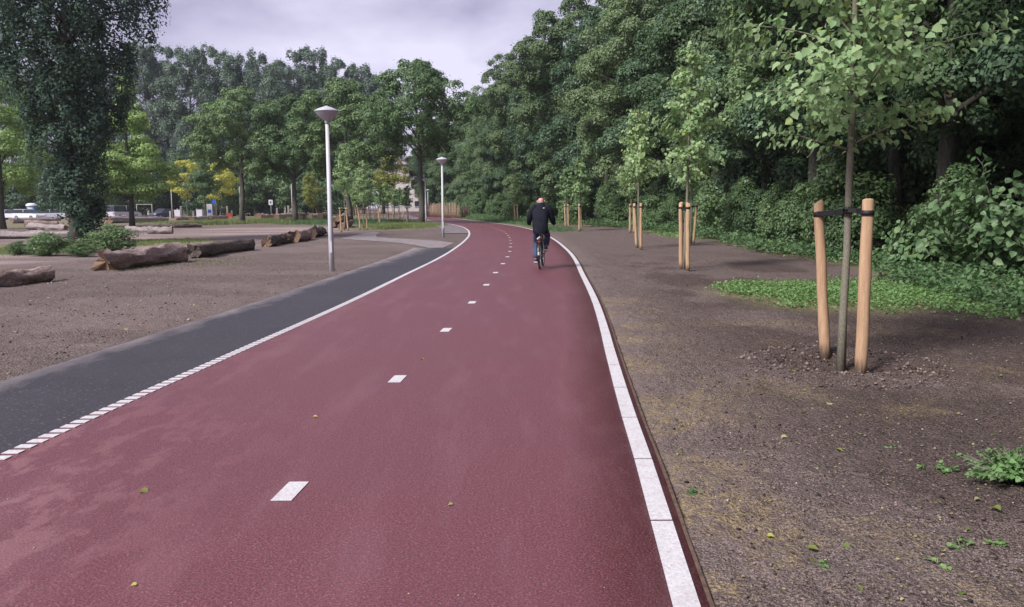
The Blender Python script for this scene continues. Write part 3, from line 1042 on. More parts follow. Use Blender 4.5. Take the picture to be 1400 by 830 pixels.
x, y = at(428, 296.5)
tree('pale_green_tree', Kind(YGREEN.c, YGREEN.t), x, y, .75, 1.0, 'small yellowish green tree right behind the nearest lamp post')

# poplar row at the back
k = 0
ORD = ['first', 'second', 'third', 'fourth', 'fifth', 'sixth', 'seventh', 'eighth', 'ninth', 'tenth', 'eleventh', 'twelfth', 'thirteenth', 'fourteenth', 'fifteenth', 'sixteenth', 'seventeenth']
tops = [(30, 80), (75, 72), (120, 70), (165, 74), (212, 62), (240, 66), (272, 68), (300, 66), (330, 76), (362, 74), (388, 92), (412, 74), (440, 70), (470, 84), (500, 92), (526, 104)]
for px, ty in tops:
    d = 162 + rnd.uniform(-4, 4)
    h = (282 - ty) * d / FPX + CAM_H
    tree('poplar_tree', POPLAR[k % 2], H(px, d), d, h / 29.0, rnd.uniform(0, 6.28),
         f'{ORD[k]} poplar from the left in the tall row behind the field', group='poplar row behind the field', z=0, sz=1.0)
    k += 1
# dark belt of lower trees behind the parking
for k, px in enumerate(range(-60, 575, 24)):
    d = 143 + rnd.uniform(-5, 5)
    if 512 < px: continue
    tree('background_tree', BACK[k % 2], H(px, d), d, rnd.uniform(.75, 1.0), rnd.uniform(0, 6.28),
         'low dark tree in the belt behind the car park', group='belt of trees behind the car park', z=0)
for k, (px, d, s) in enumerate([(608, 175, 1.2), (622, 160, 1.25), (597, 190, .75), (634, 150, 1.3)]):
    tree('background_tree', BACK[(k + 1) % 2], H(px, d), d, s, k * 1.3, 'tree beyond the far bend of the path, behind the paling fence',
         group='trees beyond the bend', z=0)

# ------------------------------------------------------------------ saplings with stakes
def sapling_parts(seed, h, zc, spread, nbr, per, leaf):
    rng = np.random.default_rng(seed)
    tr = MB()
    sp = wander(rng, (0, 0, -.1), (rng.normal() * .05, rng.normal() * .05, h), 10, .012)
    tr.tube(sp, [.047, .038, .035, .033, .031, .028, .025, .02, .014, .007], 10)
    C, Nn, T = [], [], []
    for b in range(nbr):
        f = (b + rng.uniform(0, 1)) / nbr
        z = zc + f * (h - zc) * .97
        a = b * 2.399 + rng.normal() * .4
        L = spread * (1.0 - .72 * f ** 1.3) * rng.uniform(.7, 1.15) * (0.75 + .5 * min(f * 4, 1) * .5)
        k = np.interp(z, sp[:, 2], np.arange(10))
        st = np.array([np.interp(k, np.arange(10), sp[:, q]) for q in range(3)])
        tip = st + np.array([math.cos(a) * L, math.sin(a) * L, L * rng.uniform(.25, .8)])
        q = wander(rng, st, tip, 6, .022)
        q[3:, 2] -= np.array([.01, .05, .12]) * L
        tr.tube(q, np.linspace(.013, .003, 6), 5)
        nl = int(per * L / spread) + 6
        for j in range(nl):
            g = rng.uniform(.15, 1.0) * 5; i0 = min(int(g), 4); fr = g - i0
            p = q[i0] * (1 - fr) + q[i0 + 1] * fr
            off = rng.normal(size=3) * np.array([.085, .085, .06]) * (.6 + L * .8)
            C.append(p + off)
            Nn.append(np.array([math.cos(a) * .7, math.sin(a) * .7, .6]) + rng.normal(size=3) * .42)
            T.append(np.array([math.cos(a) * .5, math.sin(a) * .5, -.55]) + rng.normal(size=3) * .45)
    C, Nn, T = np.array(C), nrm(np.array(Nn)), np.array(T)
    return tr, C, Nn, T, leaf * rng.uniform(.5, 1.35, len(C)), rng


def near_sapling(px, py, rz, label):
    p = G(px, py); e = empty('young_lime_tree', (p.x, p.y, gz(p.x, p.y)), 0, label, 'tree', 'staked young trees on the right verge')
    tr, C, Nn, T, S, rng = sapling_parts(103, 5.8, 2.12, 1.3, 50, 150, .07)
    for A_ in (C, Nn, T):
        A_[:, :2] *= -1
    tr.v = [(-v[0], -v[1], v[2]) for v in tr.v]
    tr.build('trunk', M_bark_green, e)
    o = np.array(e.location)
    dist = np.linalg.norm(C + o - np.array([0, 0, CAM_H]), axis=1)
    infr = (C[:, 2] < 4.0)
    order = np.argsort(dist + 100 * (~infr))
    first, other = order[:290], order[290:]
    v1, f1 = leaf_hearts(np.zeros((1, 3)), np.array([[0, 0, 1.0]]), np.array([1.0]), rng, np.array([[0, 1.0, 0]]))
    lm = np_mesh('leaf', v1, f1, M_leaf_sap)
    Tn = nrm(T - Nn * np.sum(T * Nn, 1, keepdims=True)); Bn = np.cross(Nn, Tn)
    for i_ in first:
        o_ = bpy.data.objects.new('leaf', lm)
        m = Matrix.Identity(4)
        for r_ in range(3):
            m[r_][0], m[r_][1], m[r_][2], m[r_][3] = Bn[i_, r_] * S[i_], Tn[i_, r_] * S[i_], Nn[i_, r_] * S[i_], C[i_, r_]
        o_.parent = e
        o_.matrix_basis = m
        COL.objects.link(o_)
    V, F = leaf_hearts(C[other], Nn[other], S[other], rng, T[other])
    tag(place('foliage', np_mesh('foliage', V, F, M_leaf_sap), e), kind='stuff')
    return e


def sap_kind(seed, h, zc, spread, nbr, per, leaf, mat):
    tr, C, Nn, T, S, rng = sapling_parts(seed, h, zc, spread, nbr, per, leaf)
    V, F = leaf_hearts(C, Nn, S, rng, T)
    return Kind(np_mesh('crown', V, F, mat), tr.mesh('trunk', M_bark_green))


SAP = [sap_kind(201, 5.3, 2.2, .92, 34, 76, .1, M_leaf_sap), sap_kind(202, 4.8, 2.1, .9, 32, 76, .105, M_leaf_sap),
       sap_kind(203, 4.4, 1.9, .82, 28, 58, .135, M_leaf_sap2)]


def stake(base, top, r, label, strap_to=None, group='round wooden tree stakes', seed=0, strap_z=None):
    """peeled round post; the rubber strap that holds the tree is its part"""
    b, t = Vector(base), Vector(top)
    rng = random.Random(seed)
    o = empty('tree_stake', b, 0, label, 'stake', group)
    ax = (t - b); n = 9
    mb = MB()
    pts = [Vector((0, 0, 0)) + ax * (k / n) + Vector((rng.uniform(-1, 1), rng.uniform(-1, 1), 0)) * .004 for k in range(n + 1)]
    pts[0] = ax * -.06
    rad = [r * (1.06 - .1 * k / n) * rng.uniform(.97, 1.03) for k in range(n + 1)]
    pts.append(ax * 1.004); rad.append(r * .86)
    mb.tube(pts, rad, 14)
    mb.build('post', M_stake, o)
    if strap_to is not None:
        u = ax.normalized()
        zz = strap_z if strap_z else .93
        q = ax * zz
        st = MB()
        hw = .024
        st.tube([q - u * hw, q + u * hw], r * 1.1, 14)
        tgt = Vector(strap_to) - b
        d = (tgt - q); side = d.cross(Vector((0, 0, 1))).normalized()
        for sgn in (-1, 1):                 # two runs of the belt, crossing at the tree
            a_ = q + side * r * sgn * .9; b2 = tgt - side * .04 * sgn
            w = Vector((0, 0, hw)); th = side * .004
            st.add([a_ - w - th, a_ - w + th, a_ + w + th, a_ + w - th, b2 - w - th, b2 - w + th, b2 + w + th, b2 + w - th],
                   [(0, 1, 2, 3), (7, 6, 5, 4), (0, 4, 5, 1), (1, 5, 6, 2), (2, 6, 7, 3), (3, 7, 4, 0)])
        st.tube([tgt - Vector((0, 0, hw)), tgt + Vector((0, 0, hw))], .047, 10)
        st.build('strap', M_strap, o)
    return o


def stake_px(bx, by, tx, h, r, label, tie=None, seed=0):
    p = G(bx, by)
    d = p.y
    topx = H(tx, d)                                     # column of the top at the same distance
    z0 = gz(p.x, p.y)
    return stake((p.x, p.y, z0), (topx + 0.0, d, h), r, label, tie, seed=seed)


near_sapling(1150, 501, 0, 'nearest young lime tree with bright leaves held between two stakes')
tp = G(1150, 501)
stake_px(1128, 489, 1117, 1.6, .052, 'pinkish stake left of the nearest young tree', (tp.x, tp.y, 1.52), 1)
stake_px(1177, 507, 1184, 1.62, .056, 'pale stake right of the nearest young tree, closest to the camera', (tp.x, tp.y, 1.54), 2)


def staked(px, py, kind, sc, label, stakes, h=1.62, rz=0.0, r=.05, sz=1.0):
    p = G(px, py)
    e = tree('young_lime_tree', kind, p.x, p.y, sc, rz, label, group='staked young trees', sz=sz)
    for k, (bx, by, tx, lb) in enumerate(stakes):
        stake_px(bx, by, tx, h, r, lb, (p.x, p.y, h - .12), seed=int(px) + k)
    return e


staked(935, 369, SAP[0], 1.0, 'second young lime tree from the camera along the right verge',
       [(931, 368, 930, 'left stake of the second young tree on the right verge'), (940, 371.5, 940, 'right stake of the second young tree on the right verge')], rz=.5)
staked(945, 333, SAP[1], 1.0, 'young lime tree in the back row behind the second young tree on the right',
       [(948, 332, 952, 'leaning stake seen just right of the second young tree')], rz=2.0)
staked(874, 339, SAP[1], 1.0, 'third young lime tree along the right verge',
       [(870.5, 338, 867, 'left stake of the third young tree on the right verge'), (876, 341, 876, 'right stake of the third young tree on the right verge')], rz=3.5, sz=1.05)
staked(862, 319, SAP[0], .9, 'young lime tree in the back row behind the third young tree on the right',
       [(861, 318, 861, 'left stake behind the third young tree on the right'), (866.5, 319, 866, 'right stake behind the third young tree on the right')], rz=1.1)
staked(793, 315.5, SAP[2], 1.0, 'young lime tree with a single thick looking stake right of the cyclist',
       [(792, 316.5, 792, 'front stake of the young tree right of the cyclist'), (794.5, 315, 794, 'back stake of the young tree right of the cyclist')], rz=4.0)
staked(775, 310.5, SAP[2], 1.0, 'young lime tree just right of the cyclist in the back row',
       [(773, 311, 772.5, 'left stake of the young tree nearest the cyclist'), (777, 311, 777, 'right stake of the young tree nearest the cyclist')], rz=.8)
staked(706, 303.5, SAP[2], .95, 'farthest young tree on the right verge, left of the cyclist',
       [(704.5, 304, 704, 'left stake of the young tree left of the cyclist'), (708, 304, 708, 'right stake of the young tree left of the cyclist')], rz=2.8)
# left side
staked(471, 315, SAP[1], .98, 'young tree between two stakes beside the stump pile left of the path',
       [(467, 317, 467, 'left stake of the young tree by the stump pile'), (476, 315.5, 475.5, 'right stake of the young tree by the stump pile')], h=1.5, rz=.2, sz=1.1)
staked(497, 312.5, SAP[0], .9, 'young tree between two stakes at the end of the small side path',
       [(492.5, 314, 492.5, 'left stake of the young tree at the side path'), (502.5, 314, 502, 'right stake of the young tree at the side path')], h=1.5, rz=1.2)
staked(513.5, 296.5, SAP[2], 1.0, 'young tree with a pair of close pale stakes on the far grass',
       [(512.5, 297, 512, 'left of two close stakes on the far grass'), (515, 297, 515, 'right of two close stakes on the far grass')], h=1.6, rz=2.2)
staked(528, 302, SAP[2], .95, 'young tree between two separate stakes on the far grass',
       [(524, 300, 524, 'thin stake on the far grass left of the thick stake'), (532, 303.7, 532, 'thick stake on the far grass')], h=1.6, rz=3.2)
staked(489, 297.5, SAP[2], 1.1, 'young tree behind the side path trees on the far grass',
       [(487.5, 297.5, 487.5, 'left stake behind the side path trees'), (490.5, 298, 490.5, 'right stake behind the side path trees')], h=1.6, rz=5.2)
staked(558, 304.5, SAP[2], .8, 'small young tree with one stake near the far bend',
       [(557, 305, 557.5, 'single stake near the far bend left of the path')], h=1.5, rz=5.9)
for k, (px, py, lb) in enumerate([(546, 300.5, 'left of the tall distant lamp'), (551, 298, 'between the distant lamps at the far bend'), (538, 301.5, 'right of the thick stake on the far grass'),
                                  (506, 300.5, 'behind the right stake at the side path'), (482, 303.5, 'between the stump pile and the side path'), (519, 305.5, 'before the close stakes on the far grass')]):
    staked(px + 1.2, py, SAP[2], .85, 'slim young tree ' + lb, [(px, py, px, 'pale stake of the slim young tree ' + lb)], h=1.6, rz=k * 2.1)
for k, (px, py) in enumerate([(421, 294.5), (428.5, 294), (434, 295), (452, 293.5), (459, 293.8)]):
    staked(px + 1.5, py, SAP[2], 1.0, f'{ORD[k]} young tree from the left in the far row on the field',
           [(px, py, px, f'stake of the {ORD[k]} young tree in the far row on the field')], h=1.7, rz=k * 1.3)

# ------------------------------------------------------------------ street lamps
M_shade, _nt, _b = newmat('lamp_diffuser')
_b.inputs['Base Color'].default_value = (0.72, 0.72, 0.77, 1); _b.inputs['Roughness'].default_value = 0.35
_tr = _nt.nodes.new('ShaderNodeBsdfTranslucent'); _tr.inputs['Color'].default_value = (.85, .85, .9, 1)
_mx = _nt.nodes.new('ShaderNodeMixShader'); _mx.inputs[0].default_value = .4
_nt.links.new(_b.outputs[0], _mx.inputs[1]); _nt.links.new(_tr.outputs[0], _mx.inputs[2]); _nt.links.new(_mx.outputs[0], _nt.nodes['Material Output'].inputs['Surface'])


def make_lamp(h):
    e = empty('street_lamp', (0, 0, 0))
    MB().tube([(0, 0, -.1), (0, 0, h * .3), (0, 0, h - .4)], [.072, .06, .042], 16).build('pole', M_pole, e)
    MB().lathe([(.001, h - .43), (.05, h - .43), (.052, h - .39), (.062, h - .37), (.062, h - .35), (.001, h - .35)], 20).build('collar', M_pole, e)
    MB().lathe([(.06, h - .355), (.1, h - .335), (.18, h - .265), (.25, h - .19), (.285, h - .142)], 32).build('diffuser', M_shade, e)
    MB().lathe([(.285, h - .143), (.3, h - .134), (.298, h - .118), (.22, h - .075), (.12, h - .035), (.05, h - .012), (.022, h + .002), (.001, h + .006)], 32).build('cap', M_cap, e)
    MB().box((0, -.066, 0.62), (.06, .012, .28)).build('service_door', M_pole, e)
    return e


lamp0 = make_lamp(4.05)
lamps = [(454, 370.5, 'nearest street lamp on a white pole left of the path'), (606, 324.5, 'second street lamp, right of the bare trunk at the bend'),
         (582.5, 306.0, 'third street lamp, close to the bare grey trunk at the bend'), (538, 297.5, 'leftmost lamp of the distant group at the far bend'),
         (558, 300.5, 'tall lamp of the distant group at the far bend'), (552, 295.5, 'middle lamp of the distant group at the far bend'),
         (585.5, 296.0, 'lamp seen behind the third street lamp'), (546, 292.5, 'smallest and farthest street lamp at the far bend')]
for i, (px, py, lb) in enumerate(lamps):
    o = lamp0 if i == 0 else copy_tree(lamp0)
    p = G(px, py); o.location = (p.x, p.y, gz(p.x, p.y) if p.y < 60 else 0); o.rotation_euler = (0, 0, .2 * i)
    tag(o, lb, 'street lamp', 'street lamps along the path')

# plain posts of the parking
def post_px(px, py, top, r, label, name='lamp_post', arm=0.5, mat=None):
    p = far_pull(G(px, py)); h = (G_h(px, p.y) - top) * p.y / FPX + CAM_H
    e = empty(name, (p.x, p.y, 0), 0, label, 'post')
    MB().tube([(0, 0, -.1), (0, 0, h)], [r, r * .7], 8).build('pole', mat or M_pole_far, e)
    if arm:
        MB().box((arm / 2, 0, h + .03), (arm, .16, .09)).build('lamp_head', M_cap, e)
    return e


def G_h(px, d):
    return 280.5 - (px - 700) * 0.007


post_px(236, 296.5, 254, .09, 'grey lamp post at the car park, left of the yellow trees')
post_px(257, 296, 258, .08, 'grey lamp post standing in the left yellow tree')
post_px(296, 295.5, 265, .09, 'pale lamp post under the right yellow tree')
post_px(329, 296, 256, .09, 'pale lamp post close to the round tree trunk')
post_px(400, 296, 252, .09, 'grey lamp post left of the round tree trunk by the nearest lamp')

# ------------------------------------------------------------------ logs
def log(px0, px1, r0, r1, label, bark, seed, ragged=0.0, name='log', group='felled logs on the field', lift=0.0, cut=True, bend=0.0):
    rng = np.random.default_rng(seed)
    a = far_pull(G(*px0)); b = far_pull(G(*px1))
    e = empty(name, (a.x, a.y, gz(a.x, a.y) if a.y < 60 else 0), 0, label, 'log', group)
    L = (b - a).length; ux = (b - a).normalized(); sd = Vector((-ux.y, ux.x, 0))
    n, m = 26, 20
    V = np.zeros((n, m, 3))
    for i in range(n):
        t = i / (n - 1)
        r = r0 + (r1 - r0) * t
        r *= 1 + .1 * (vnoise(np.array([t * 6]), np.array([seed * 1.7]), seed)[0] - .5) * 2
        cz = r * .88 + lift
        off = bend * math.sin(t * math.pi) + .05 * math.sin(t * 7 + seed)
        for k in range(m):
            an = 2 * math.pi * k / m
            rr = r * (1 + .5 * (vnoise(np.array([k * .55 if k <= m / 2 else (m - k) * .55 + .01]), np.array([t * 9 + seed]), seed + 3)[0] - .5)
                      + .26 * (vnoise(np.array([math.cos(an) * 4 + 9]), np.array([math.sin(an) * 4 + t * 3 + seed]), seed + 5)[0] - .5) * 2)
            s = t * L
            if ragged and i < 4:
                s += ragged * (1.3 * vnoise(np.array([math.cos(an) * 1.3 + 5.]), np.array([math.sin(an) * 1.3 + 5.]), seed + 9)[0] - .35 + rng.uniform(-.12, .12)) * (4 - i) / 4
            p = ux * s + sd * (math.cos(an) * rr + off) + Vector((0, 0, cz + math.sin(an) * rr))
            V[i, k] = p
    F = np.array([(i * m + k, i * m + (k + 1) % m, (i + 1) * m + (k + 1) % m, (i + 1) * m + k) for i in range(n - 1) for k in range(m)])
    place('bark', np_mesh('bark', V.reshape(-1, 3), F, bark, True), e)
    for ring, sg in ((0, 1), (n - 1, -1)):
        P = V[ring]; c = P.mean(0)
        inner = c + (P - c) * .55 + np.array(ux) * sg * (.05 if not (ragged and ring == 0) else .22) * r0
        vs = [tuple(v) for v in P * .995 + c * .005] + [tuple(v) for v in inner] + [tuple(c + np.array(ux) * sg * (.06 if not (ragged and ring == 0) else .5) * r0)]
        fs = [(k, (k + 1) % m, m + (k + 1) % m, m + k) for k in range(m)] + [(m + k, m + (k + 1) % m, 2 * m) for k in range(m)]
        if sg < 0: fs = [f[::-1] for f in fs]
        MB().add(vs, fs).build('cut_end', M_cutwood if cut else bark, e)
    return e


log((-60, 398), (66, 384), .2, .19, 'brown log with pale cut face at the left frame edge', M_log_brown, 1, ragged=.35)
log((140, 371), (247, 357.5), .25, .27, 'thick reddish brown log with a splintered hollow end', M_log_brown, 2, ragged=.8)
log((262, 353), (341, 341), .23, .21, 'long dark log right of the splintered log', M_log_dark, 3, ragged=.2, cut=False)
log((362, 337.5), (393, 331.5), .21, .22, 'dark mossy log at the front of the log group near the lamp', M_log_dark, 4, ragged=.15)
log((384, 333), (404, 328.5), .24, .2, 'short gnarled log in the middle of the log group near the lamp', M_log_dark, 5, ragged=.2, bend=.1)
log((402, 331), (420, 326.5), .3, .27, 'stout pale flecked log at the back of the log group near the lamp', M_log_brown, 6, ragged=.2)
log((427, 325), (441, 321), .26, .27, 'dark log end lying apart just left of the lamp pole', M_log_dark, 7)
# stump pile behind the stakes
log((455, 312), (470, 309), .3, .26, 'dark stump piece left in the pile behind the stakes', M_log_dark, 8)
log((466, 313), (478, 309), .26, .3, 'brown stump piece right in the pile behind the stakes', M_log_brown, 9)
log((463, 312.5), (474, 310), .24, .26, 'stump piece lying on top of the pile behind the stakes', M_log_brown, 10, lift=.5)
# pale logs on the field
log((-40, 327), (96, 325.3), .26, .2, 'long pale barkless log lying across the field at left', M_log_pale, 11)
log((203, 320), (236, 319.6), .24, .22, 'pale log end left of the sandy track', M_log_pale, 12)
log((172, 317), (204, 317.5), .2, .2, 'pale log lying behind the bush by the dark tree', M_log_pale, 13)
log((40, 314), (90, 314.5), .26, .2, 'pale log in the middle of the field left of the dark tree', M_log_pale, 14)
log((35, 309.5), (80, 309), .3, .22, 'brownish log behind the middle log left of the dark tree', M_log_brown, 15)
log((16, 305.5), (75, 304), .3, .22, 'long pale log in front of the white parked car', M_log_pale, 16)
log((45, 302.6), (82, 301.6), .26, .2, 'thin brown log close to the parked cars', M_log_brown, 17)
log((150, 305.5), (228, 302.5), .34, .22, 'long pale log behind the light green tree trunk', M_log_pale, 18)
log((150, 301.5), (215, 299.5), .3, .22, 'long brown log in front of the parked van', M_log_brown, 19)
log((196, 312), (240, 311.5), .18, .14, 'dark thin log on the grass right of the light green tree', M_log_dark, 20)
log((238, 311.5), (276, 310.8), .22, .15, 'dark thin log pointing at the sandy track', M_log_dark, 21)
log((240, 301), (270, 300.3), .28, .2, 'short brown log under the left yellow tree', M_log_brown, 22)
log((262, 303), (292, 299.5), .3, .22, 'pale log under the right yellow tree', M_log_pale, 23)
log((286, 300.5), (310, 298.5), .28, .22, 'reddish log in front of the orange barrier', M_log_brown, 24)
log((352, 300), (374, 298.5), .4, .3, 'brown log left of the second round tree trunk', M_log_brown, 25)
log((378, 300.2), (398, 297.5), .4, .34, 'rough brown log close to the second round tree trunk', M_log_brown, 26)
log((408, 301), (416, 298.5), .45, .42, 'thick dark log right of the second round tree trunk', M_log_dark, 27)
log((424, 299.5), (434, 298), .36, .32, 'pale log under the far row of young trees', M_log_pale, 28)
log((438, 300.5), (444, 299), .4, .36, 'dark stub log left of the lamp pole on the far field', M_log_dark, 29)

# ------------------------------------------------------------------ cars
M_glass, _nt, _b = newmat('car_glass')
_b.inputs['Base Color'].default_value = (0.03, 0.035, 0.045, 1); _b.inputs['Roughness'].default_value = 0.08
M_tyre = simple('tyre_rubber', (0.02, 0.02, 0.022), 0.8, 0.2, 20)
M_rim = simple('wheel_rim', (0.4, 0.4, 0.42), 0.35, 0.1, 20, 0.6)
M_red_light = simple('red_lens', (0.5, 0.02, 0.03), 0.2, 0.05, 10)
M_clear_light = simple('headlight_lens', (0.75, 0.75, 0.78), 0.15, 0.05, 10)


def paint(name, col):
    m, nt, b = newmat(name)
    b.inputs['Base Color'].default_value = c4(col); b.inputs['Roughness'].default_value = 0.3
    b.inputs['Coat Weight'].default_value = 0.6
    f = noise(nt, 3, 3)
    nt.links.new(ramp(nt, f, .3, .7, .25, .4), b.inputs['Roughness'])
    return m


def make_car(x, y, rz, mat, label, style='saloon'):
    e = empty('parked_car', (x, y, 0), rz, label, 'car', 'cars in the car park')
    if style == 'van':
        L, W = 4.6, 1.9
        lower = [(-2.3, .3), (2.3, .3), (2.3, .8), (1.75, 1.02), (-2.28, 1.05)]
        roof = [(-2.22, 1.05), (1.7, 1.02), (.95, 1.86), (-2.1, 1.9)]
    elif style == 'wagon':
        L, W = 4.6, 1.8
        lower = [(-2.3, .28), (2.25, .28), (2.3, .62), (2.1, .78), (1.05, .92), (-2.25, .95)]
        roof = [(-2.2, .94), (1.0, .91), (.25, 1.42), (-1.6, 1.48), (-1.95, 1.4)]
    else:
        L, W = 4.4, 1.78
        lower = [(-2.2, .28), (2.15, .28), (2.2, .6), (2.0, .76), (1.0, .9), (-1.6, .93), (-2.2, .86)]
        roof = [(-1.7, .92), (.95, .89), (.2, 1.4), (-.95, 1.44)]

    def slab(prof, w0, w1, zlo, zhi):
        n = len(prof); vs = []
        for sg in (-1, 1):
            for px_, pz in prof:
                t = (pz - zlo) / (zhi - zlo)
                vs.append((px_, sg * (w0 + (w1 - w0) * t) / 2, pz))
        return vs, [tuple(range(n))[::-1], tuple(range(n, 2 * n))] + [(i, (i + 1) % n, n + (i + 1) % n, n + i) for i in range(n)]

    zt = max(z for _, z in roof); zb = min(z for _, z in roof)
    bd = MB().add(*slab(lower, W, W * .96, .28, zb))
    body = bd.build('body', mat, e)
    bv = body.modifiers.new('bevel', 'BEVEL'); bv.width = .06; bv.segments = 2
    MB().add(*slab(roof, W * .93, W * .76, zb, zt)).build('window_band', M_glass, e)
    rx = [p[0] for p in roof[2:]]
    MB().box(((max(rx) + min(rx)) / 2, 0, zt + .0), (max(rx) - min(rx), W * .79, .05)).build('roof', mat, e)
    for pxx in (.15 * L / 4.4 - .3,):
        MB().box((pxx, 0, (zb + zt) / 2), (.07, W * .875, zt - zb)).build('door_pillar', mat, e)
    for wx in (-1.35, 1.35):
        for sg in (-1, 1):
            wh = MB().torus((wx, sg * (W / 2 - .09), .31), .235, .08, 'X', 20, 6)
            # wheel axis across the car
            w_ = MB()
            w_.tube([(wx, sg * (W / 2 - .2), .31), (wx, sg * (W / 2 + .01), .31)], .31, 18)
            wo = w_.build('wheel', M_tyre, e)
            MB().tube([(wx, sg * (W / 2 - .02), .31), (wx, sg * (W / 2 + .02), .31)], .2, 14).build('rim', M_rim, wo)
    for sg in (-1, 1):
        MB().box((L / 2 - .12, sg * W * .36, .64), (.2, .34, .12)).build('headlight', M_clear_light, e)
        MB().box((-L / 2 + .04, sg * W * .4, .82), (.12, .2, .26)).build('tail_light', M_red_light, e)
    return e


P_white, P_silver, P_dark = paint('white_paint', (.75, .75, .78)), paint('silver_paint', (.5, .52, .57)), paint('dark_blue_paint', (.06, .075, .12))
P_pale = paint('pale_paint', (.68, .67, .72))
x, y = at(40, 299.6); make_car(x, y, R(-18), P_white, 'white estate car parked in front of the blue toilet cabin', 'wagon')
x, y = at(69, 298); make_car(x, y, R(196), P_silver, 'silver grey car parked right of the white estate car')
x, y = at(14, 298.8); make_car(x, y, R(-10), P_pale, 'pale saloon half hidden by the tree trunk at the left edge')
x, y = at(170, 297.0); make_car(x, y, R(62), P_silver, 'silver van seen from behind near the light green tree trunk', 'van')
x, y = at(222, 295.6); make_car(x, y, R(250), P_dark, 'dark blue car parked left of the grey lamp posts')
# blue and white toilet cabin
x, y = at(23, 297)
e = empty('toilet_cabin', (x, y + 4, 0), R(10), 'blue and white portable toilet cabin behind the white parked car', 'toilet')
M_cab = simple('blue_plastic', (.08, .3, .6), .4, .1, 3); M_cabw = simple('white_plastic', (.75, .75, .78), .4, .05, 3)
MB().box((0, 0, 1.0), (1.1, 1.1, 2.0)).build('wall', M_cab, e)
MB().lathe([(.8, 2.0), (.8, 2.12), (.7, 2.3), (.4, 2.42), (.001, 2.45)], 16).build('roof', M_cabw, e)
MB().box((0, -.57, 1.0), (.72, .05, 1.8)).build('door', M_cabw, e)

# height frame, signs, barrier, bollards
M_woodpost = simple('weathered_post', (.4, .36, .32), .8, .15, 4)
x, y = at(198, 295)
e = empty('height_barrier', (x, y, 0), 0, 'pale open bar frame at the car park entrance', 'barrier')
MB().tube([(-1.2, 0, 0), (-1.2, 0, 2.1)], .06, 8).build('upright', M_woodpost, e)
MB().tube([(1.2, 0, 0), (1.2, 0, 2.1)], .06, 8).build('upright', M_woodpost, e)
MB().box((0, 0, 2.12), (2.6, .1, .1)).build('crossbar', M_woodpost, e)
M_board = simple('white_board', (.62, .62, .68), .5, .05, 3); M_blue = simple('sign_blue', (.03, .13, .5), .4, .05, 5)
x, y = at(286, 295)
e = empty('information_board', (x, y, 0), 0, 'white information panel with dark blue fields below the yellow trees', 'sign')
MB().box((.1, 0, 1.05), (.85, .1, 2.1)).build('panel', M_board, e)
MB().box((-.55, 0, 1.05), (.16, .14, 2.1)).build('side_post', M_woodpost, e)
MB().box((.1, -.065, 1.0), (.5, .02, .5)).build('printed_field', M_blue, e)
x, y = at(292, 295)
e = empty('parking_sign', (x, y + .5, 0), 0, 'square blue sign on a post beside the white information panel', 'sign')
MB().tube([(0, 0, 0), (0, 0, 2.9)], .035, 8).build('post', M_pole_far, e)
MB().box((0, -.05, 2.5), (.62, .03, .62)).build('plate', M_blue, e)
x, y = at(371, 296)
e = empty('white_sign', (x, y, 0), 0, 'small white sign on a post in front of the dark belt of trees', 'sign')
MB().tube([(0, 0, 0), (0, 0, 2.6)], .04, 8).build('post', M_pole_far, e)
MB().box((0, -.05, 2.25), (.6, .03, .75)).build('plate', M_board, e)
MB().box((0, -.075, 2.25), (.22, .015, .3)).build('printed_field', simple('sign_print', (.08, .07, .08), .5, .1, 5), e)
M_orange = simple('orange_plastic', (.65, .12, .06), .5, .1, 4)
x, y = at(313, 295.5)
e = empty('road_barrier', (x, y, 0), 0, 'orange plastic barrier between two pale posts', 'barrier')
MB().box((0, 0, .45), (1.0, .3, .55), taper=.8).build('panel', M_orange, e)
MB().box((0, 0, .08), (1.2, .5, .16)).build('foot', M_orange, e)
bol = [(233, 296, 'far left of the car park row'), (243, 297, 'just right of the left grey lamp post'), (248, 296.5, 'left of the second grey lamp post'),
       (265, 296, 'left of the pair under the yellow trees'), (270, 296.2, 'right of the pair under the yellow trees'), (311, 294.5, 'left behind the orange barrier'),
       (317, 294.5, 'right behind the orange barrier'), (379, 295.5, 'right of the small white sign'), (395, 295.5, 'left of the lamp post by the second round tree')]
for k, (px, py, w) in enumerate(bol):
    x, y = at(px, py)
    o = empty('wooden_bollard', (x, y, 0), k * .3, 'pale wooden bollard ' + w, 'bollard', 'pale bollards around the car park')
    hh = 1.0 + .35 * (k % 3)
    MB().box((0, 0, hh / 2), (.22, .22, hh), taper=.94).build('post', M_woodpost, o)
    MB().box((0, 0, hh + .02), (.24, .24, .04), taper=.8).build('cap', M_board, o)
for k, (px, py) in enumerate([(244, 297.2), (274, 296.6)]):
    x, y = at(px, py)
    e = empty('white_bin', (x, y, 0), 0, ['white container by the left grey lamp post', 'white container under the yellow trees'][k], 'container')
    MB().box((0, 0, .6), (.8, .7, 1.1), taper=1.08).build('body', M_board, e)
    MB().box((0, 0, 1.2), (.9, .8, .1)).build('lid', M_cabw, e)

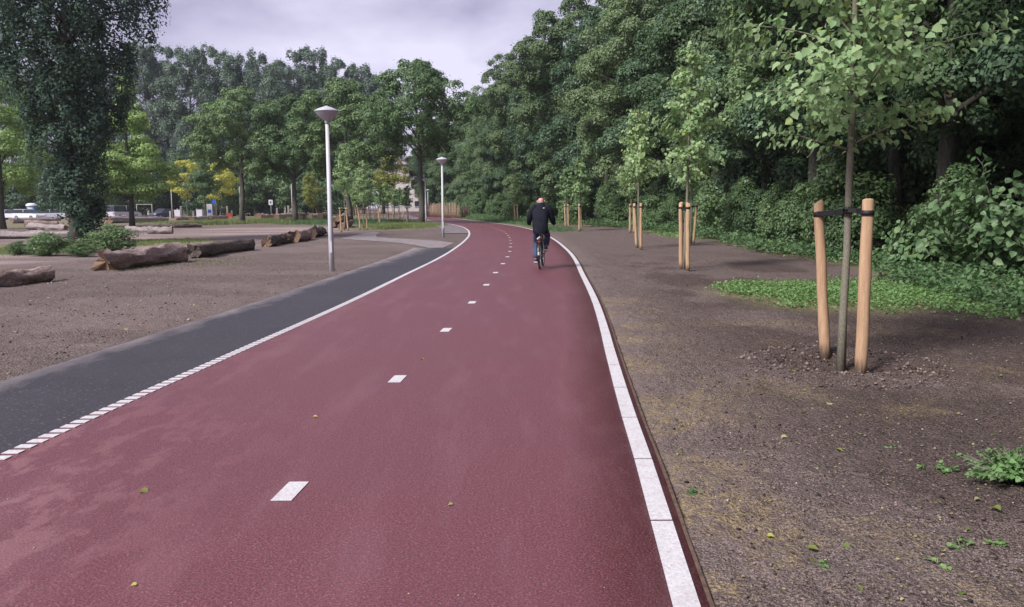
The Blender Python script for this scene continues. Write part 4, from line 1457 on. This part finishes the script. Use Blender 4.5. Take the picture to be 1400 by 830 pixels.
# ------------------------------------------------------------------ paling fence
M_pale_wood = simple('chestnut_pale', (.34, .24, .17), .85, .3, 3, bmp=.004, stretch=(1, 1, .2))
pa, pb = G(583, 296.2), G(629, 298.8)
fence = empty('paling_fence', (pa.x, pa.y, 0), 0, 'rough vertical wooden paling fence right of the far bend', 'fence')
pales = [MB().tube([(0, 0, -.1), (rnd.uniform(-.03, .03), 0, .9), (rnd.uniform(-.05, .05), 0, 1.55 + .12 * k), (0, 0, 1.68 + .12 * k)], [.055, .05, .045, .012], 6).mesh('pale', M_pale_wood) for k in range(4)]
dv = pb - pa
nP = 58
for k in range(nP):
    q = dv * (k / nP)
    place('pale', pales[rnd.randrange(4)], fence, (q.x, q.y + rnd.uniform(-.03, .03), 0), (rnd.uniform(-.04, .04), rnd.uniform(-.05, .05), rnd.uniform(0, 6)))
for z in (.45, 1.2):
    MB().tube([Vector((0, .07, z)), dv + Vector((0, .07, z))], .03, 6).build('rail', M_pale_wood, fence)
M_weave = simple('dark_weave', (.1, .06, .05), .9, .3, 6)
e = empty('brushwood_panel', (pb.x + .2, pb.y, 0), 0, 'dark brown brushwood panel at the right end of the paling fence', 'fence')
for k in range(16):
    MB().tube([(k * .06, rnd.uniform(-.05, .05), 0), (k * .06 + rnd.uniform(-.08, .08), 0, 1.0), (k * .06 + rnd.uniform(-.15, .15), 0, 1.3 + rnd.uniform(0, .4))], [.045, .04, .015], 5).build('stick', M_weave, e)

# ------------------------------------------------------------------ far building
M_wallb = simple('cream_render', (.62, .56, .53), .8, .06, .3); M_roofb = simple('slate_roof', (.3, .29, .33), .7, .1, 2)
d = 240
x = H(572, d)
e = empty('apartment_block', (x, d, 0), R(8), 'cream apartment block showing between the crowns beyond the bend', 'building')
MB().box((0, 0, 7.4), (22, 10, 14.8)).build('wall', M_wallb, e)
rf = MB().box((0, 0, 15.05), (22.8, 10.8, .5)).build('roof', M_roofb, e)
MB().box((5, 0, 16.0), (2, 2, 1.4)).build('chimney', M_wallb, rf)
for fl in range(4):
    for c_ in range(7):
        w_ = MB().box((-9 + c_ * 3, -5.03, 2.2 + fl * 3.5), (1.5, .1, 1.5)).build('window', M_glass, e)
        MB().box((-9 + c_ * 3, -5.12, 1.38 + fl * 3.5), (1.7, .2, .1)).build('sill', M_board, w_)

# ------------------------------------------------------------------ low plants
def leaf_patch(name, pts, per, r, h, leaf, mat, seed, label, cat, kind='stuff', up=.7):
    rng = np.random.default_rng(seed)
    pts = np.array(pts)
    n = len(pts) * per
    i_ = np.repeat(np.arange(len(pts)), per)
    a = rng.uniform(0, 6.28, n); rr = np.sqrt(rng.uniform(size=n)) * r
    hh = h * (0.5 + vnoise(pts[i_, 0] * 1.3, pts[i_, 1] * 1.3, seed)) * rng.uniform(.15, 1.0, n)
    C = np.stack([pts[i_, 0] + np.cos(a) * rr, pts[i_, 1] + np.sin(a) * rr, hh], 1)
    C[:, 2] += gz_raw(C[:, 0], C[:, 1])
    Nn = nrm(np.array([0, 0, up]) + rng.normal(size=(n, 3)) * .4)
    T = np.stack([np.cos(a), np.sin(a), rng.normal(size=n) * .4], 1)
    S_ = leaf * rng.uniform(.5, 1.3, n)
    V, F = leaf_hearts(C, Nn, S_, rng, T) if leaf < .08 else leaf_quads(C, Nn, S_, rng, .75, T)
    o = link(bpy.data.objects.new(name, np_mesh(name, V, F, mat)))
    return tag(o, label, cat, kind=kind)


rngp = np.random.default_rng(77)
# undergrowth along the wood
pts = []
while len(pts) < 5200:
    y = rngp.uniform(5, 60) if rngp.uniform() < .75 else rngp.uniform(60, 110)
    x = float(wood_edge(y)) + abs(rngp.normal()) * 1.5 + (fbm(np.array([y * .5]), np.array([3.]), 2)[0] - .5) * 1.6
    if y > 17 and rngp.uniform() < .3: x += rngp.uniform(0, 3)
    if x < lat(y, HALF + .8): continue
    pts.append((x, y))
pts = np.array(pts)
nr = pts[:, 1] < 24
leaf_patch('undergrowth', pts[nr], 12, .2, .32, .075, M_cover, 3, 'low leafy undergrowth along the near foot of the wood', 'undergrowth')
leaf_patch('undergrowth', pts[~nr], 9, .35, .45, .13, M_cover, 4, 'low leafy undergrowth along the far foot of the wood', 'undergrowth')


def in_ell(n, box, seed, soft=.35):
    rng = np.random.default_rng(seed); out = []
    a = G((box[0] + box[2]) / 2, box[3]); b = G((box[0] + box[2]) / 2, box[1]); l, r_ = G(box[0], (box[1] + box[3]) / 2), G(box[2], (box[1] + box[3]) / 2)
    xc, rx, yc, ry = (l.x + r_.x) / 2, abs(r_.x - l.x) / 2, (a.y + b.y) / 2, abs(b.y - a.y) / 2
    while len(out) < n:
        u, v = rng.uniform(-1.4, 1.4, 2)
        x, y = xc + u * rx, yc + v * ry
        dd = math.hypot(u, v) + (fbm(np.array([x * .9]), np.array([y * .5]), 5)[0] - .5) * 1.1
        if rng.uniform() > float(sstep(1 - soft * 1.6, 1 + soft * .4, dd)): out.append((x, y))
    return out


leaf_patch('ground_cover', in_ell(900, (1000, 388, 1230, 422), 9, .8) + in_ell(500, (1130, 380, 1300, 412), 19, .6) + in_ell(200, (980, 388, 1080, 410), 29, .7) + in_ell(260, (1230, 400, 1400, 440), 39, .6), 10, .1, .1, .042, M_cover_b, 9, 'bright green weedy patch on the soil behind the nearest young tree', 'ground cover')
leaf_patch('ground_cover', in_ell(260, (895, 313, 1010, 329), 10), 10, .3, .14, .1, M_cover_b, 10, 'bright green weedy patch beyond the second young tree', 'ground cover')


def blades(name, pts, per, r, h, mat, seed, label, cat='grass'):
    rng = np.random.default_rng(seed); pts = np.array(pts)
    n = len(pts) * per; i_ = np.repeat(np.arange(len(pts)), per)
    a = rng.uniform(0, 6.28, n); q = np.sqrt(rng.uniform(size=n)) * r
    x = pts[i_, 0] + np.cos(a) * q; y = pts[i_, 1] + np.sin(a) * q
    z = gz_raw(x, y) * (y < 60)
    hh = h * rng.uniform(.4, 1.2, n); w = h * .06 + .004
    dx = rng.normal(size=(n, 2)) * .35 * hh[:, None]; t = rng.uniform(0, 3.14, n)
    b0 = np.stack([x - np.cos(t) * w, y - np.sin(t) * w, z], 1); b1 = np.stack([x + np.cos(t) * w, y + np.sin(t) * w, z], 1)
    tp_ = np.stack([x + dx[:, 0], y + dx[:, 1], z + hh], 1)
    V = np.stack([b0, b1, tp_], 1).reshape(-1, 3)
    o = link(bpy.data.objects.new(name, np_mesh(name, V, np.arange(n * 3).reshape(-1, 3), mat)))
    return tag(o, label, cat, kind='stuff')


blades('grass', in_ell(900, (505, 306, 600, 313.5), 20), 12, .4, .24, M_grass, 20, 'dark green grass strip inside the bend below the bare trunk')
blades('grass', in_ell(900, (230, 299, 450, 307.5), 21), 12, .6, .3, M_grass, 21, 'pale dry grass under the round crowned trees')
blades('grass', in_ell(700, (-60, 335, 120, 352), 22), 12, .3, .14, M_grass, 22, 'thin dry grass in front of the long pale log at left')
blades('grass', in_ell(500, (400, 301, 560, 308), 23), 12, .6, .3, M_cover, 23, 'grass around the young trees left of the bend')
blades('grass', in_ell(400, (140, 327, 250, 338), 24), 10, .3, .13, M_grass, 24, 'thin grass at the edge of the sandy track')
blades('grass', in_ell(140, (190, 352, 345, 374), 25, .9), 5, .2, .06, M_grass, 25, 'sparse grass at the foot of the felled logs')
pts = [(float(lat(y, HALF + .9 + abs(rngp.normal()) * .8)), y) for y in rngp.uniform(48, 130, 1200)]
blades('grass', pts, 10, .5, .22, M_cover, 26, 'grass verge between the far path and the wood')

# single small plants
def weed(px, py, r, h, nl, leaf, mat, seed, label, name='weed'):
    p = G(px, py); rng = np.random.default_rng(seed)
    e = empty(name, (p.x, p.y, gz(p.x, p.y)), 0, label, 'weed')
    st = MB(); C, Nn, T = [], [], []
    for k in range(max(3, nl // 9)):
        a = rng.uniform(0, 6.28); q = rng.uniform(.2, 1) * r
        tip = np.array([math.cos(a) * q, math.sin(a) * q, h * rng.uniform(.4, 1) * (1.1 - .6 * q / r)])
        st.tube([(tip[0] * .25, tip[1] * .25, -.02), tip * np.array([.6, .6, .6]), tip], [.004, .003, .002], 4)
        for j in range(9):
            f = rng.uniform(.3, 1.0)
            C.append(tip * f + rng.normal(size=3) * np.array([.35, .35, .15]) * leaf)
            Nn.append(np.array([math.cos(a) * .3, math.sin(a) * .3, .9]) + rng.normal(size=3) * .3)
            T.append(np.array([math.cos(a), math.sin(a), .1]) + rng.normal(size=3) * .5)
    C, Nn, T = np.array(C), nrm(np.array(Nn)), np.array(T)
    V, F = leaf_hearts(C, Nn, leaf * rng.uniform(.6, 1.2, len(C)), rng, T)
    st.build('stems', M_bark_green, e)
    place('foliage', np_mesh('foliage', V, F, mat), e)
    return e


weed(1392, 655, .32, .2, 1500, .032, M_cover_b, 1, 'large bright green weed clump at the right frame edge')
weed(1294, 636, .08, .05, 90, .024, M_cover_b, 2, 'small weed just left of the large green clump')
weed(1262, 632, .05, .03, 36, .022, M_cover_b, 3, 'tiny weed farther left of the large green clump')
weed(1315, 742, .07, .04, 36, .026, M_cover_b, 4, 'small weed below the large green clump')
weed(1283, 766, .05, .03, 27, .024, M_cover_b, 5, 'tiny weed nearest the bottom right of the picture')
weed(1375, 742, .07, .03, 36, .026, M_cover_b, 6, 'small loose weed by the right frame edge below the large clump')
weed(1225, 608, .09, .03, 54, .022, M_cover_b, 7, 'tiny pale weed on the dark soil in front of the nearest stake')
weed(1132, 768, .03, .02, 18, .03, M_cover_b, 8, 'single tiny weed on the bare soil at lower right')
weed(945, 669, .03, .03, 18, .03, M_cover, 9, 'tiny dark weed beside the white edge line')
for k, (px, py, w, h, lb) in enumerate([(66, 350, .75, .8, 'rounded green shrub left of the dark vase shaped tree'), (152, 344, .85, 1.0, 'rounded green shrub right of the dark vase shaped tree'),
                                        (112, 351, .5, .45, 'small green shrub in front of the dark vase shaped tree'), (28, 349, .4, .5, 'small green shrub near the left frame edge')]):
    p = G(px, py)
    tree('low_shrub', LOWSHRUB, p.x, p.y, w / 1.3, k * 1.7, lb, 'shrub', sz=h / 3.2 * 1.3 / w)
# dry stalks by the wood
p = G(1085, 318)
e = empty('dry_stalks', (12.0, 32, 0), 0, 'tall dry brown stalks in front of the dark wood behind the nearest young tree', 'stalks')
M_dry = simple('dry_stalk', (.3, .23, .17), .9, .2, 6)
for k in range(34):
    a, b = rnd.uniform(-2.2, 1.2), rnd.uniform(-.8, .8); hh = rnd.uniform(1.2, 2.6)
    MB().tube([(a, b, -.05), (a + rnd.uniform(-.1, .1), b, hh * .5), (a + rnd.uniform(-.35, .35), b, hh)], [.02, .016, .006], 5).build('stalk', M_dry, e)

# ------------------------------------------------------------------ soil crumbs and fallen leaves
def crumbs(name, n, xr, yr, smin, smax, mat, seed, label, cat, cond):
    rng = np.random.default_rng(seed)
    ico = np.array([(0, 0, 1), (.9, 0, .2), (.28, .85, .2), (-.72, .52, .2), (-.72, -.52, .2), (.28, -.85, .2), (0, 0, -.6)])
    fc = np.array([(0, 1, 2), (0, 2, 3), (0, 3, 4), (0, 4, 5), (0, 5, 1), (6, 2, 1), (6, 3, 2), (6, 4, 3), (6, 5, 4), (6, 1, 5)])
    x = rng.uniform(*xr, n * 3); y = yr[0] * (yr[1] / yr[0]) ** rng.uniform(size=n * 3)
    ok = cond(x, y); x, y = x[ok][:n], y[ok][:n]; n = len(x)
    s = smin * (smax / smin) ** (rng.uniform(size=n) ** 2.2)
    V = ico[None] * (1 + rng.normal(size=(n, 7, 3)) * .25)
    a = rng.uniform(0, 6.28, n); ca, sa = np.cos(a)[:, None], np.sin(a)[:, None]
    V = np.stack([V[..., 0] * ca - V[..., 1] * sa, V[..., 0] * sa + V[..., 1] * ca, V[..., 2] * .7], -1) * s[:, None, None]
    V += np.stack([x, y, gz_raw(x, y) + s * .15], 1)[:, None]
    F = (fc[None] + (np.arange(n) * 7)[:, None, None]).reshape(-1, 3)
    o = link(bpy.data.objects.new(name, np_mesh(name, V.reshape(-1, 3), F, mat)))
    return tag(o, label, cat, kind='stuff')


def soilmat(name, lo, hi):
    m, nt, b = newmat(name)
    g = nt.nodes.new('ShaderNodeNewGeometry')
    nt.links.new(mixc(nt, g.outputs['Random Per Island'], lo, hi), b.inputs['Base Color'])
    b.inputs['Roughness'].default_value = .95; b.inputs['Specular IOR Level'].default_value = .2
    return m


M_clod = soilmat('soil_clod', (.025, .018, .016), (.27, .205, .19))
M_stone = soilmat('pebble', (.25, .22, .2), (.55, .52, .5))
rs = lambda x, y: (x > lat(y, HALF + .12)) & (x < wood_edge(y) + .3)
ls = lambda x, y: (x < lat(y, -3.75)) & (x > -13)
crumbs('soil_crumbs', 1400, (STRAP_TREE.x - 1.1, STRAP_TREE.x + 1.1), (STRAP_TREE.y - 1.0, STRAP_TREE.y + 1.0), .006, .032, M_clod, 11, 'dug up clods of dark soil around the nearest young tree', 'soil',
       lambda x, y: np.abs(np.hypot(x - STRAP_TREE.x, y - STRAP_TREE.y) - .6) < .4)
crumbs('soil_crumbs', 20000, (.8, 8), (2.6, 18), .0025, .016, M_clod, 1, 'loose crumbs of dark soil on the right verge', 'soil', rs)
crumbs('soil_crumbs', 9000, (-13, -3.4), (6, 26), .004, .024, M_clod, 2, 'loose crumbs of soil on the left verge', 'soil', ls)
crumbs('pebbles', 420, (.8, 8), (2.6, 16), .004, .014, M_stone, 3, 'scattered pale pebbles on the right verge', 'pebbles', rs)
crumbs('pebbles', 260, (-13, -3.4), (6, 26), .008, .035, M_stone, 4, 'scattered pale pebbles on the left verge', 'pebbles', ls)


def litter(n, xr, yr, s0, s1, seed, label, cond, mat, zadd=.008):
    rng = np.random.default_rng(seed)
    x = rng.uniform(*xr, n * 3); y = yr[0] * (yr[1] / yr[0]) ** rng.uniform(size=n * 3)
    ok = cond(x, y); x, y = x[ok][:n], y[ok][:n]; n = len(x)
    on = np.abs(x - CX(y)) < HALF
    z = np.where(on, .004, gz_raw(x, y) + zadd)
    a = rng.uniform(0, 6.28, n)
    V, F = leaf_hearts(np.stack([x, y, z], 1), nrm(np.array([0, 0, 1.]) + rng.normal(size=(n, 3)) * .22), s0 * (s1 / s0) ** rng.uniform(size=n), rng,
                       np.stack([np.cos(a), np.sin(a), a * 0], 1))
    o = link(bpy.data.objects.new('leaf_litter', np_mesh('leaf_litter', V, F, mat)))
    return tag(o, label, 'litter', kind='stuff')


litter(3600, (.8, 8), (2.6, 15), .006, .02, 5, 'fine shed leaf bits scattered over the right verge', rs, M_litter)
litter(170, (.8, 8), (2.8, 16), .025, .055, 6, 'small pale fallen leaves on the right verge', rs, M_leaf_yg)
litter(160, (-3, 2), (2.8, 14), .004, .012, 7, 'tiny shed leaf bits on the red path', lambda x, y: np.abs(x - CX(y)) < 2.0, M_litter)
litter(500, (-13, -3.4), (7, 26), .015, .05, 8, 'shed leaf bits scattered over the left verge', ls, M_litter)
v1, f1 = leaf_hearts(np.zeros((1, 3)), np.array([[0, 0, 1.0]]), np.array([1.0]), np.random.default_rng(0), np.array([[0, 1.0, 0]]))
fl = [(192, 672, .075, M_leaf_yg, 'yellowish fallen leaf at lower left on the red path'), (428, 571, .05, M_leaf_yel, 'small yellow fallen leaf left of the centre dashes on the red path'),
      (619, 691, .04, M_litter, 'pale brown fallen leaf right of the nearest centre dash'), (575, 491, .07, M_litter, 'pale bit of leaf beside the second centre dash'),
      (187, 801, .035, M_leaf_yel, 'tiny yellow fallen leaf at the bottom left of the red path'), (1049, 727, .05, M_leaf_yel, 'yellow fallen leaf on the soil at lower right'),
      (1358, 692, .07, M_leaf_yg, 'pale fallen leaf below the large weed clump'), (1340, 680, .05, M_litter, 'straw coloured fallen leaf by the large weed clump'),
      (1134, 551, .08, M_litter, 'pale fallen leaf on the soil in front of the nearest stakes'), (1076, 595, .07, M_litter, 'pale fallen leaf left in front of the nearest stakes')]
for k, (px, py, s, m_, lb) in enumerate(fl):
    p = G(px, py)
    on = abs(p.x - CX(p.y)) < HALF
    me = np_mesh('fallen_leaf', v1 * np.array([1, 1, 1.5]), f1, m_)
    o = place('fallen_leaf', me, None, (p.x, p.y, .008 if on else gz(p.x, p.y) + .015), (rnd.uniform(-.2, .2), rnd.uniform(-.2, .2), rnd.uniform(0, 6)), (s * .72,) * 3)
    tag(o, lb, 'leaf', 'single fallen leaves')

# ------------------------------------------------------------------ bicycle and rider
M_black = simple('black_enamel', (.014, .014, .016), .35, .2, 10)
M_chrome = simple('bright_metal', (.5, .5, .52), .3, .1, 10, .8)
M_saddle = simple('saddle_leather', (.02, .017, .016), .55, .2, 20)
M_skin = simple('skin', (.6, .3, .27), .5, .08, 12)
M_hair = simple('grey_hair', (.3, .27, .26), .8, .2, 40)
M_jacket = simple('navy_jacket', (.010, .011, .021), .8, .35, 7, bmp=.004, spec=.2)
M_jeans = simple('blue_jeans', (.045, .075, .14), .85, .3, 12, bmp=.003)
M_shoe = simple('dark_shoe', (.03, .025, .025), .6, .2, 20)
M_sole = simple('white_sole', (.65, .63, .62), .6, .05, 20)

bp = G(738, 368.5)
HEAD = R(-6.5)                      # turned a little to the right of straight ahead
bike = empty('bicycle', (bp.x, bp.y, .004), HEAD, 'black upright city bicycle ridden away along the red path', 'bicycle')
# local axes: +Y forward, rear wheel touches the origin
WR = .35
FWY = 1.1


def wheel(yc):
    w = MB().torus((0, yc, WR), WR - .02, .02, 'X', 40, 8).build('wheel', M_tyre, bike)
    MB().torus((0, yc, WR), WR - .048, .012, 'X', 40, 6).build('rim', M_chrome, w)
    sp = MB()
    for k in range(18):
        a = 2 * math.pi * k / 18
        sp.tube([(.02 * (-1) ** k, yc, WR), (0, yc + math.cos(a) * (WR - .05), WR + math.sin(a) * (WR - .05))], .0018, 4)
    sp.build('spokes', M_chrome, w)
    MB().tube([(-.05, yc, WR), (.05, yc, WR)], .028, 10).build('hub', M_chrome, w)
    return w


wheel(0); wheel(FWY)
BB = (0, .46, .29); SEAT = (0, .26, .93); HEADT = (0, .9, .95); HEADB = (0, .96, .68)
fr = MB()
fr.tube([BB, SEAT], .017, 10); fr.tube([BB, HEADB], .018, 10); fr.tube([(0, .35, .66), HEADT], .016, 10); fr.tube([HEADB, HEADT], .02, 10)
for sg in (-1, 1):
    fr.tube([(sg * .02, BB[1], BB[2]), (sg * .055, 0, WR)], .01, 8); fr.tube([(sg * .02, .345, .7), (sg * .055, 0, WR)], .009, 8)
fr.build('frame', M_black, bike)
fk = MB()
for sg in (-1, 1):
    fk.tube([(sg * .05, HEADB[1], HEADB[2]), (sg * .055, HEADB[1] + .03, .55), (sg * .055, FWY, WR)], .011, 8)
fk.box((0, HEADB[1], HEADB[2]), (.13, .05, .04)); fk.build('fork', M_black, bike)
hb = MB(); hb.tube([HEADT, (0, .86, 1.1)], .014, 8)
hb.tube([(-.31, .62, 1.1), (-.29, .76, 1.12), (-.2, .86, 1.12), (0, .87, 1.1), (.2, .86, 1.12), (.29, .76, 1.12), (.31, .62, 1.1)], .012, 8)
hbo = hb.build('handlebar', M_chrome, bike)
for sg in (-1, 1):
    MB().tube([(sg * .313, .58, 1.1), (sg * .296, .72, 1.115)], .018, 10).build('grip', M_saddle, hbo)
sd_ = MB(); sd_.add([(-.11, .08, .96), (.11, .08, .96), (.1, .2, .97), (.03, .38, .965), (-.03, .38, .965), (-.1, .2, .97), (-.09, .07, .9), (.09, .07, .9), (.06, .2, .92), (.02, .36, .935), (-.02, .36, .935), (-.06, .2, .92)],
                   [(0, 1, 2, 5), (5, 2, 3, 4), (0, 6, 7, 1), (1, 7, 8, 2), (2, 8, 9, 3), (3, 9, 10, 4), (4, 10, 11, 5), (5, 11, 6, 0), (6, 11, 8, 7), (11, 10, 9, 8)])
sdo = sd_.build('saddle', M_saddle, bike)
bv = sdo.modifiers.new('bevel', 'BEVEL'); bv.width = .015; bv.segments = 2
rk = MB()
for sg in (-1, 1):
    rk.tube([(sg * .07, .22, .74), (sg * .07, -.2, .73)], .007, 6)
    rk.tube([(sg * .07, -.12, .73), (sg * .065, 0, WR)], .006, 6)
for yy in (.2, .08, -.06, -.19):
    rk.tube([(-.07, yy, .735), (.07, yy, .735)], .006, 6)
rk.build('luggage_rack', M_black, bike)
gd = MB()
for yc, a0, a1 in ((0, R(20), R(205)), (FWY, R(20), R(170))):
    V = []
    for k in range(15):
        a = a0 + (a1 - a0) * k / 14
        for xx, rr in ((-.03, .372), (0, .385), (.03, .372)):
            V.append((xx, yc + math.cos(a) * rr, WR + math.sin(a) * rr))
    gd.add(V, [(k * 3 + j, k * 3 + j + 1, k * 3 + j + 4, k * 3 + j + 3) for k in range(14) for j in range(2)], True)
gd.build('mudguards', M_black, bike)
MB().box((0, -.215, .7), (.06, .03, .035)).build('rear_light', M_red_light, bike)
MB().box((0, -.405, .42), (.04, .012, .08)).build('reflector_plate', M_sole, bike)
MB().box((.05, .25, .33), (.02, .55, .12)).build('chain_guard', M_black, bike)
ca = R(-62)                         # left crank down and a little forward, right crank up
for sg in (-1, 1):
    q = sg * .17
    ey_, ez_ = BB[1] + math.cos(ca) * -q * -1 * 0 + math.sin(R(20)) * q, BB[2] + q * math.cos(R(20)) * .95
    cr = MB().tube([(sg * .05, BB[1], BB[2]), (sg * .075, ey_, ez_)], .011, 6).build('crank', M_chrome, bike)
    MB().box((sg * .125, ey_, ez_), (.09, .09, .022)).build('pedal', M_saddle, cr)
    if sg < 0: PL = (sg * .125, ey_, ez_)
    else: PR = (sg * .125, ey_, ez_)
MB().tube([(-.05, -.1, .76), (.0, .0, .8), (.05, .1, .76)], .02, 8).build('carrier_strap', M_sole, bike)


def skin(name, verts, edges, radii, mat, parent, root=0, sub=2):
    me = bpy.data.meshes.new(name)
    me.from_pydata(verts, edges, [])
    o = link(bpy.data.objects.new(name, me), parent)
    sk = o.modifiers.new('skin', 'SKIN'); sk.use_smooth_shade = True
    for i_, r_ in enumerate(radii):
        me.skin_vertices[0].data[i_].radius = r_ if isinstance(r_, tuple) else (r_, r_)
        me.skin_vertices[0].data[i_].use_root = (i_ == root)
    ss = o.modifiers.new('sub', 'SUBSURF'); ss.levels = sub; ss.render_levels = sub
    me.materials.append(mat)
    return o


# joints in bicycle axes (x right, y forward)
HIP_L, HIP_R = (-.1, .24, 1.0), (.1, .24, 1.0)
ANK_L, ANK_R = (PL[0], PL[1] - .07, PL[2] + .1), (PR[0], PR[1] - .07, PR[2] + .12)
KN_L, KN_R = (-.13, .52, .64), (.15, .66, .82)
V = [(0, .23, 1.02), (0, .27, 1.2), (0, .35, 1.42), (0, .40, 1.57), (0, .425, 1.635), (0, .44, 1.71), (0, .445, 1.775),
     HIP_L, KN_L, ANK_L, (PL[0], PL[1] + .1, PL[2] + .05),
     HIP_R, KN_R, ANK_R, (PR[0], PR[1] + .1, PR[2] + .05),
     (-.19, .37, 1.47), (-.29, .43, 1.24), (-.31, .6, 1.13), (-.31, .66, 1.12),
     (.19, .37, 1.47), (.29, .43, 1.24), (.31, .6, 1.13), (.31, .66, 1.12)]
E = [(0, 1), (1, 2), (2, 3), (3, 4), (4, 5), (5, 6), (0, 7), (7, 8), (8, 9), (9, 10), (0, 11), (11, 12), (12, 13), (13, 14),
     (2, 15), (15, 16), (16, 17), (17, 18), (2, 19), (19, 20), (20, 21), (21, 22)]
RD = [(.15, .11), (.15, .11), (.15, .105), .06, (.078, .088), (.088, .098), (.06, .07), .085, .058, .04, .035, .085, .058, .04, .035,
      .06, .045, .033, .036, .06, .045, .033, .036]
person = skin('person', V, E, RD, M_skin, None)
person.location = bike.location; person.rotation_euler = bike.rotation_euler
tag(person, 'cyclist in a dark navy jacket and blue jeans seen from behind', 'person')
# clothing follows the body
rings = [(.885, .2, .178, .14), (.93, .205, .19, .15), (1.0, .215, .193, .155), (1.08, .235, .192, .15), (1.18, .262, .198, .15), (1.28, .295, .212, .148),
         (1.37, .325, .218, .142), (1.44, .35, .21, .13), (1.49, .37, .175, .115), (1.525, .385, .12, .098), (1.55, .395, .092, .09), (1.575, .405, .085, .085)]
jk = MB(); vs = []; nJ = 28
rings = [(z_ + max(0, z_ - 1.0) * .13, y_, rx_, ry_) for z_, y_, rx_, ry_ in rings]
for q_, (z_, y_, rx_, ry_) in enumerate(rings):
    for k in range(nJ):
        a = 2 * math.pi * k / nJ
        w_ = 1 + .025 * math.sin(a * 5 + q_ * 1.3) * (1 if q_ < 8 else .3) + .012 * math.sin(q_ * 2.2 + a * 2)
        vs.append((math.copysign(abs(math.cos(a)) ** .85, math.cos(a)) * rx_ * w_, y_ + math.copysign(abs(math.sin(a)) ** .85, math.sin(a)) * ry_ * w_, z_ - .03 * (math.cos(a) ** 2) * (1 if 6 <= q_ <= 8 else 0)))
jk.add(vs, [(r_ * nJ + k, r_ * nJ + (k + 1) % nJ, (r_ + 1) * nJ + (k + 1) % nJ, (r_ + 1) * nJ + k) for r_ in range(len(rings) - 1) for k in range(nJ)], True)
for sg in (-1, 1):
    jk.tube([(sg * .1, .36, 1.535), (sg * .165, .36, 1.52), (sg * .215, .365, 1.46), (sg * .25, .375, 1.36), (sg * .285, .395, 1.25), (sg * .305, .44, 1.18), (sg * .314, .52, 1.145), (sg * .314, .6, 1.125)],
            [.075, .088, .088, .078, .073, .068, .06, .048], 14, jit=lambda i_, k: 1 + .05 * math.sin(i_ * 2.1 + k))
jk.build('jacket', M_jacket, person)
skin('trousers', [(0, .235, 1.0), HIP_L, KN_L, (ANK_L[0], ANK_L[1], ANK_L[2] - .01), HIP_R, KN_R, (ANK_R[0], ANK_R[1], ANK_R[2] - .01)],
     [(0, 1), (1, 2), (2, 3), (0, 4), (4, 5), (5, 6)], [(.13, .09), .092, .085, .074, .092, .085, .074], M_jeans, person, 0)
for P_, A_ in ((PL, ANK_L), (PR, ANK_R)):
    sh = skin('shoe', [(P_[0], P_[1] - .12, P_[2] + .055), (P_[0], P_[1] - .02, P_[2] + .06), (P_[0], P_[1] + .13, P_[2] + .045), (P_[0], A_[1], A_[2])],
              [(0, 1), (1, 2), (0, 3)], [.042, .044, .036, .046], M_shoe, person, 1)
    MB().box((P_[0], P_[1] + .005, P_[2] + .022), (.088, .3, .024)).build('sole', M_sole, sh)
hr = MB()
hr.lathe([(.07, -.07), (.088, -.045), (.093, -.02), (.09, -.005)], 20, (0, .425, 1.675)); hr.build('hair', M_hair, person)
for sg in (-1, 1):
    MB().lathe([(.001, -.03), (.016, -.02), (.02, 0), (.014, .028), (.001, .034)], 10, (sg * .09, .44, 1.68)).build('ear', M_skin, person)
MB().box((0, .54, 1.66), (.03, .04, .05), taper=.4).build('nose', M_skin, person)
MB().box((.085, .225, 1.52), (.04, .004, .02)).build('chest_emblem', M_sole, person)


def hand(sg):
    mb_v = [(sg * .31, .605, 1.125), (sg * .312, .66, 1.14)]; ed_ = [(0, 1)]; rd_ = [(.028, .024), (.036, .02)]
    for f in range(4):
        b = len(mb_v)
        yy = .625 + f * .022
        mb_v += [(sg * .325, yy, 1.142), (sg * .345, yy + .006, 1.125), (sg * .338, yy + .006, 1.098), (sg * .318, yy + .004, 1.085)]
        ed_ += [(1, b), (b, b + 1), (b + 1, b + 2), (b + 2, b + 3)]; rd_ += [.0105, .0095, .009, .008]
    b = len(mb_v)
    mb_v += [(sg * .292, .625, 1.13), (sg * .28, .66, 1.11), (sg * .285, .685, 1.09)]
    ed_ += [(0, b), (b, b + 1), (b + 1, b + 2)]; rd_ += [.013, .011, .009]
    skin('hand', mb_v, ed_, rd_, M_skin, person, 0, 1)


hand(-1); hand(1)

# ------------------------------------------------------------------ damp air
HZ = 0.0003
m = bpy.data.materials.new('damp_air'); m.use_nodes = True
nt = m.node_tree; nt.nodes.clear()
o_ = nt.nodes.new('ShaderNodeOutputMaterial'); pv = nt.nodes.new('ShaderNodeVolumePrincipled')
pv.inputs['Color'].default_value = (.88, .93, 1.0, 1); pv.inputs['Density'].default_value = HZ; pv.inputs['Anisotropy'].default_value = .2
nt.links.new(pv.outputs[0], o_.inputs['Volume'])
hz = MB().box((0, 290, 20.5), (1300, 1100, 43)).build('haze', m)
tag(hz, 'thin damp air over the whole place', 'haze', kind='stuff')
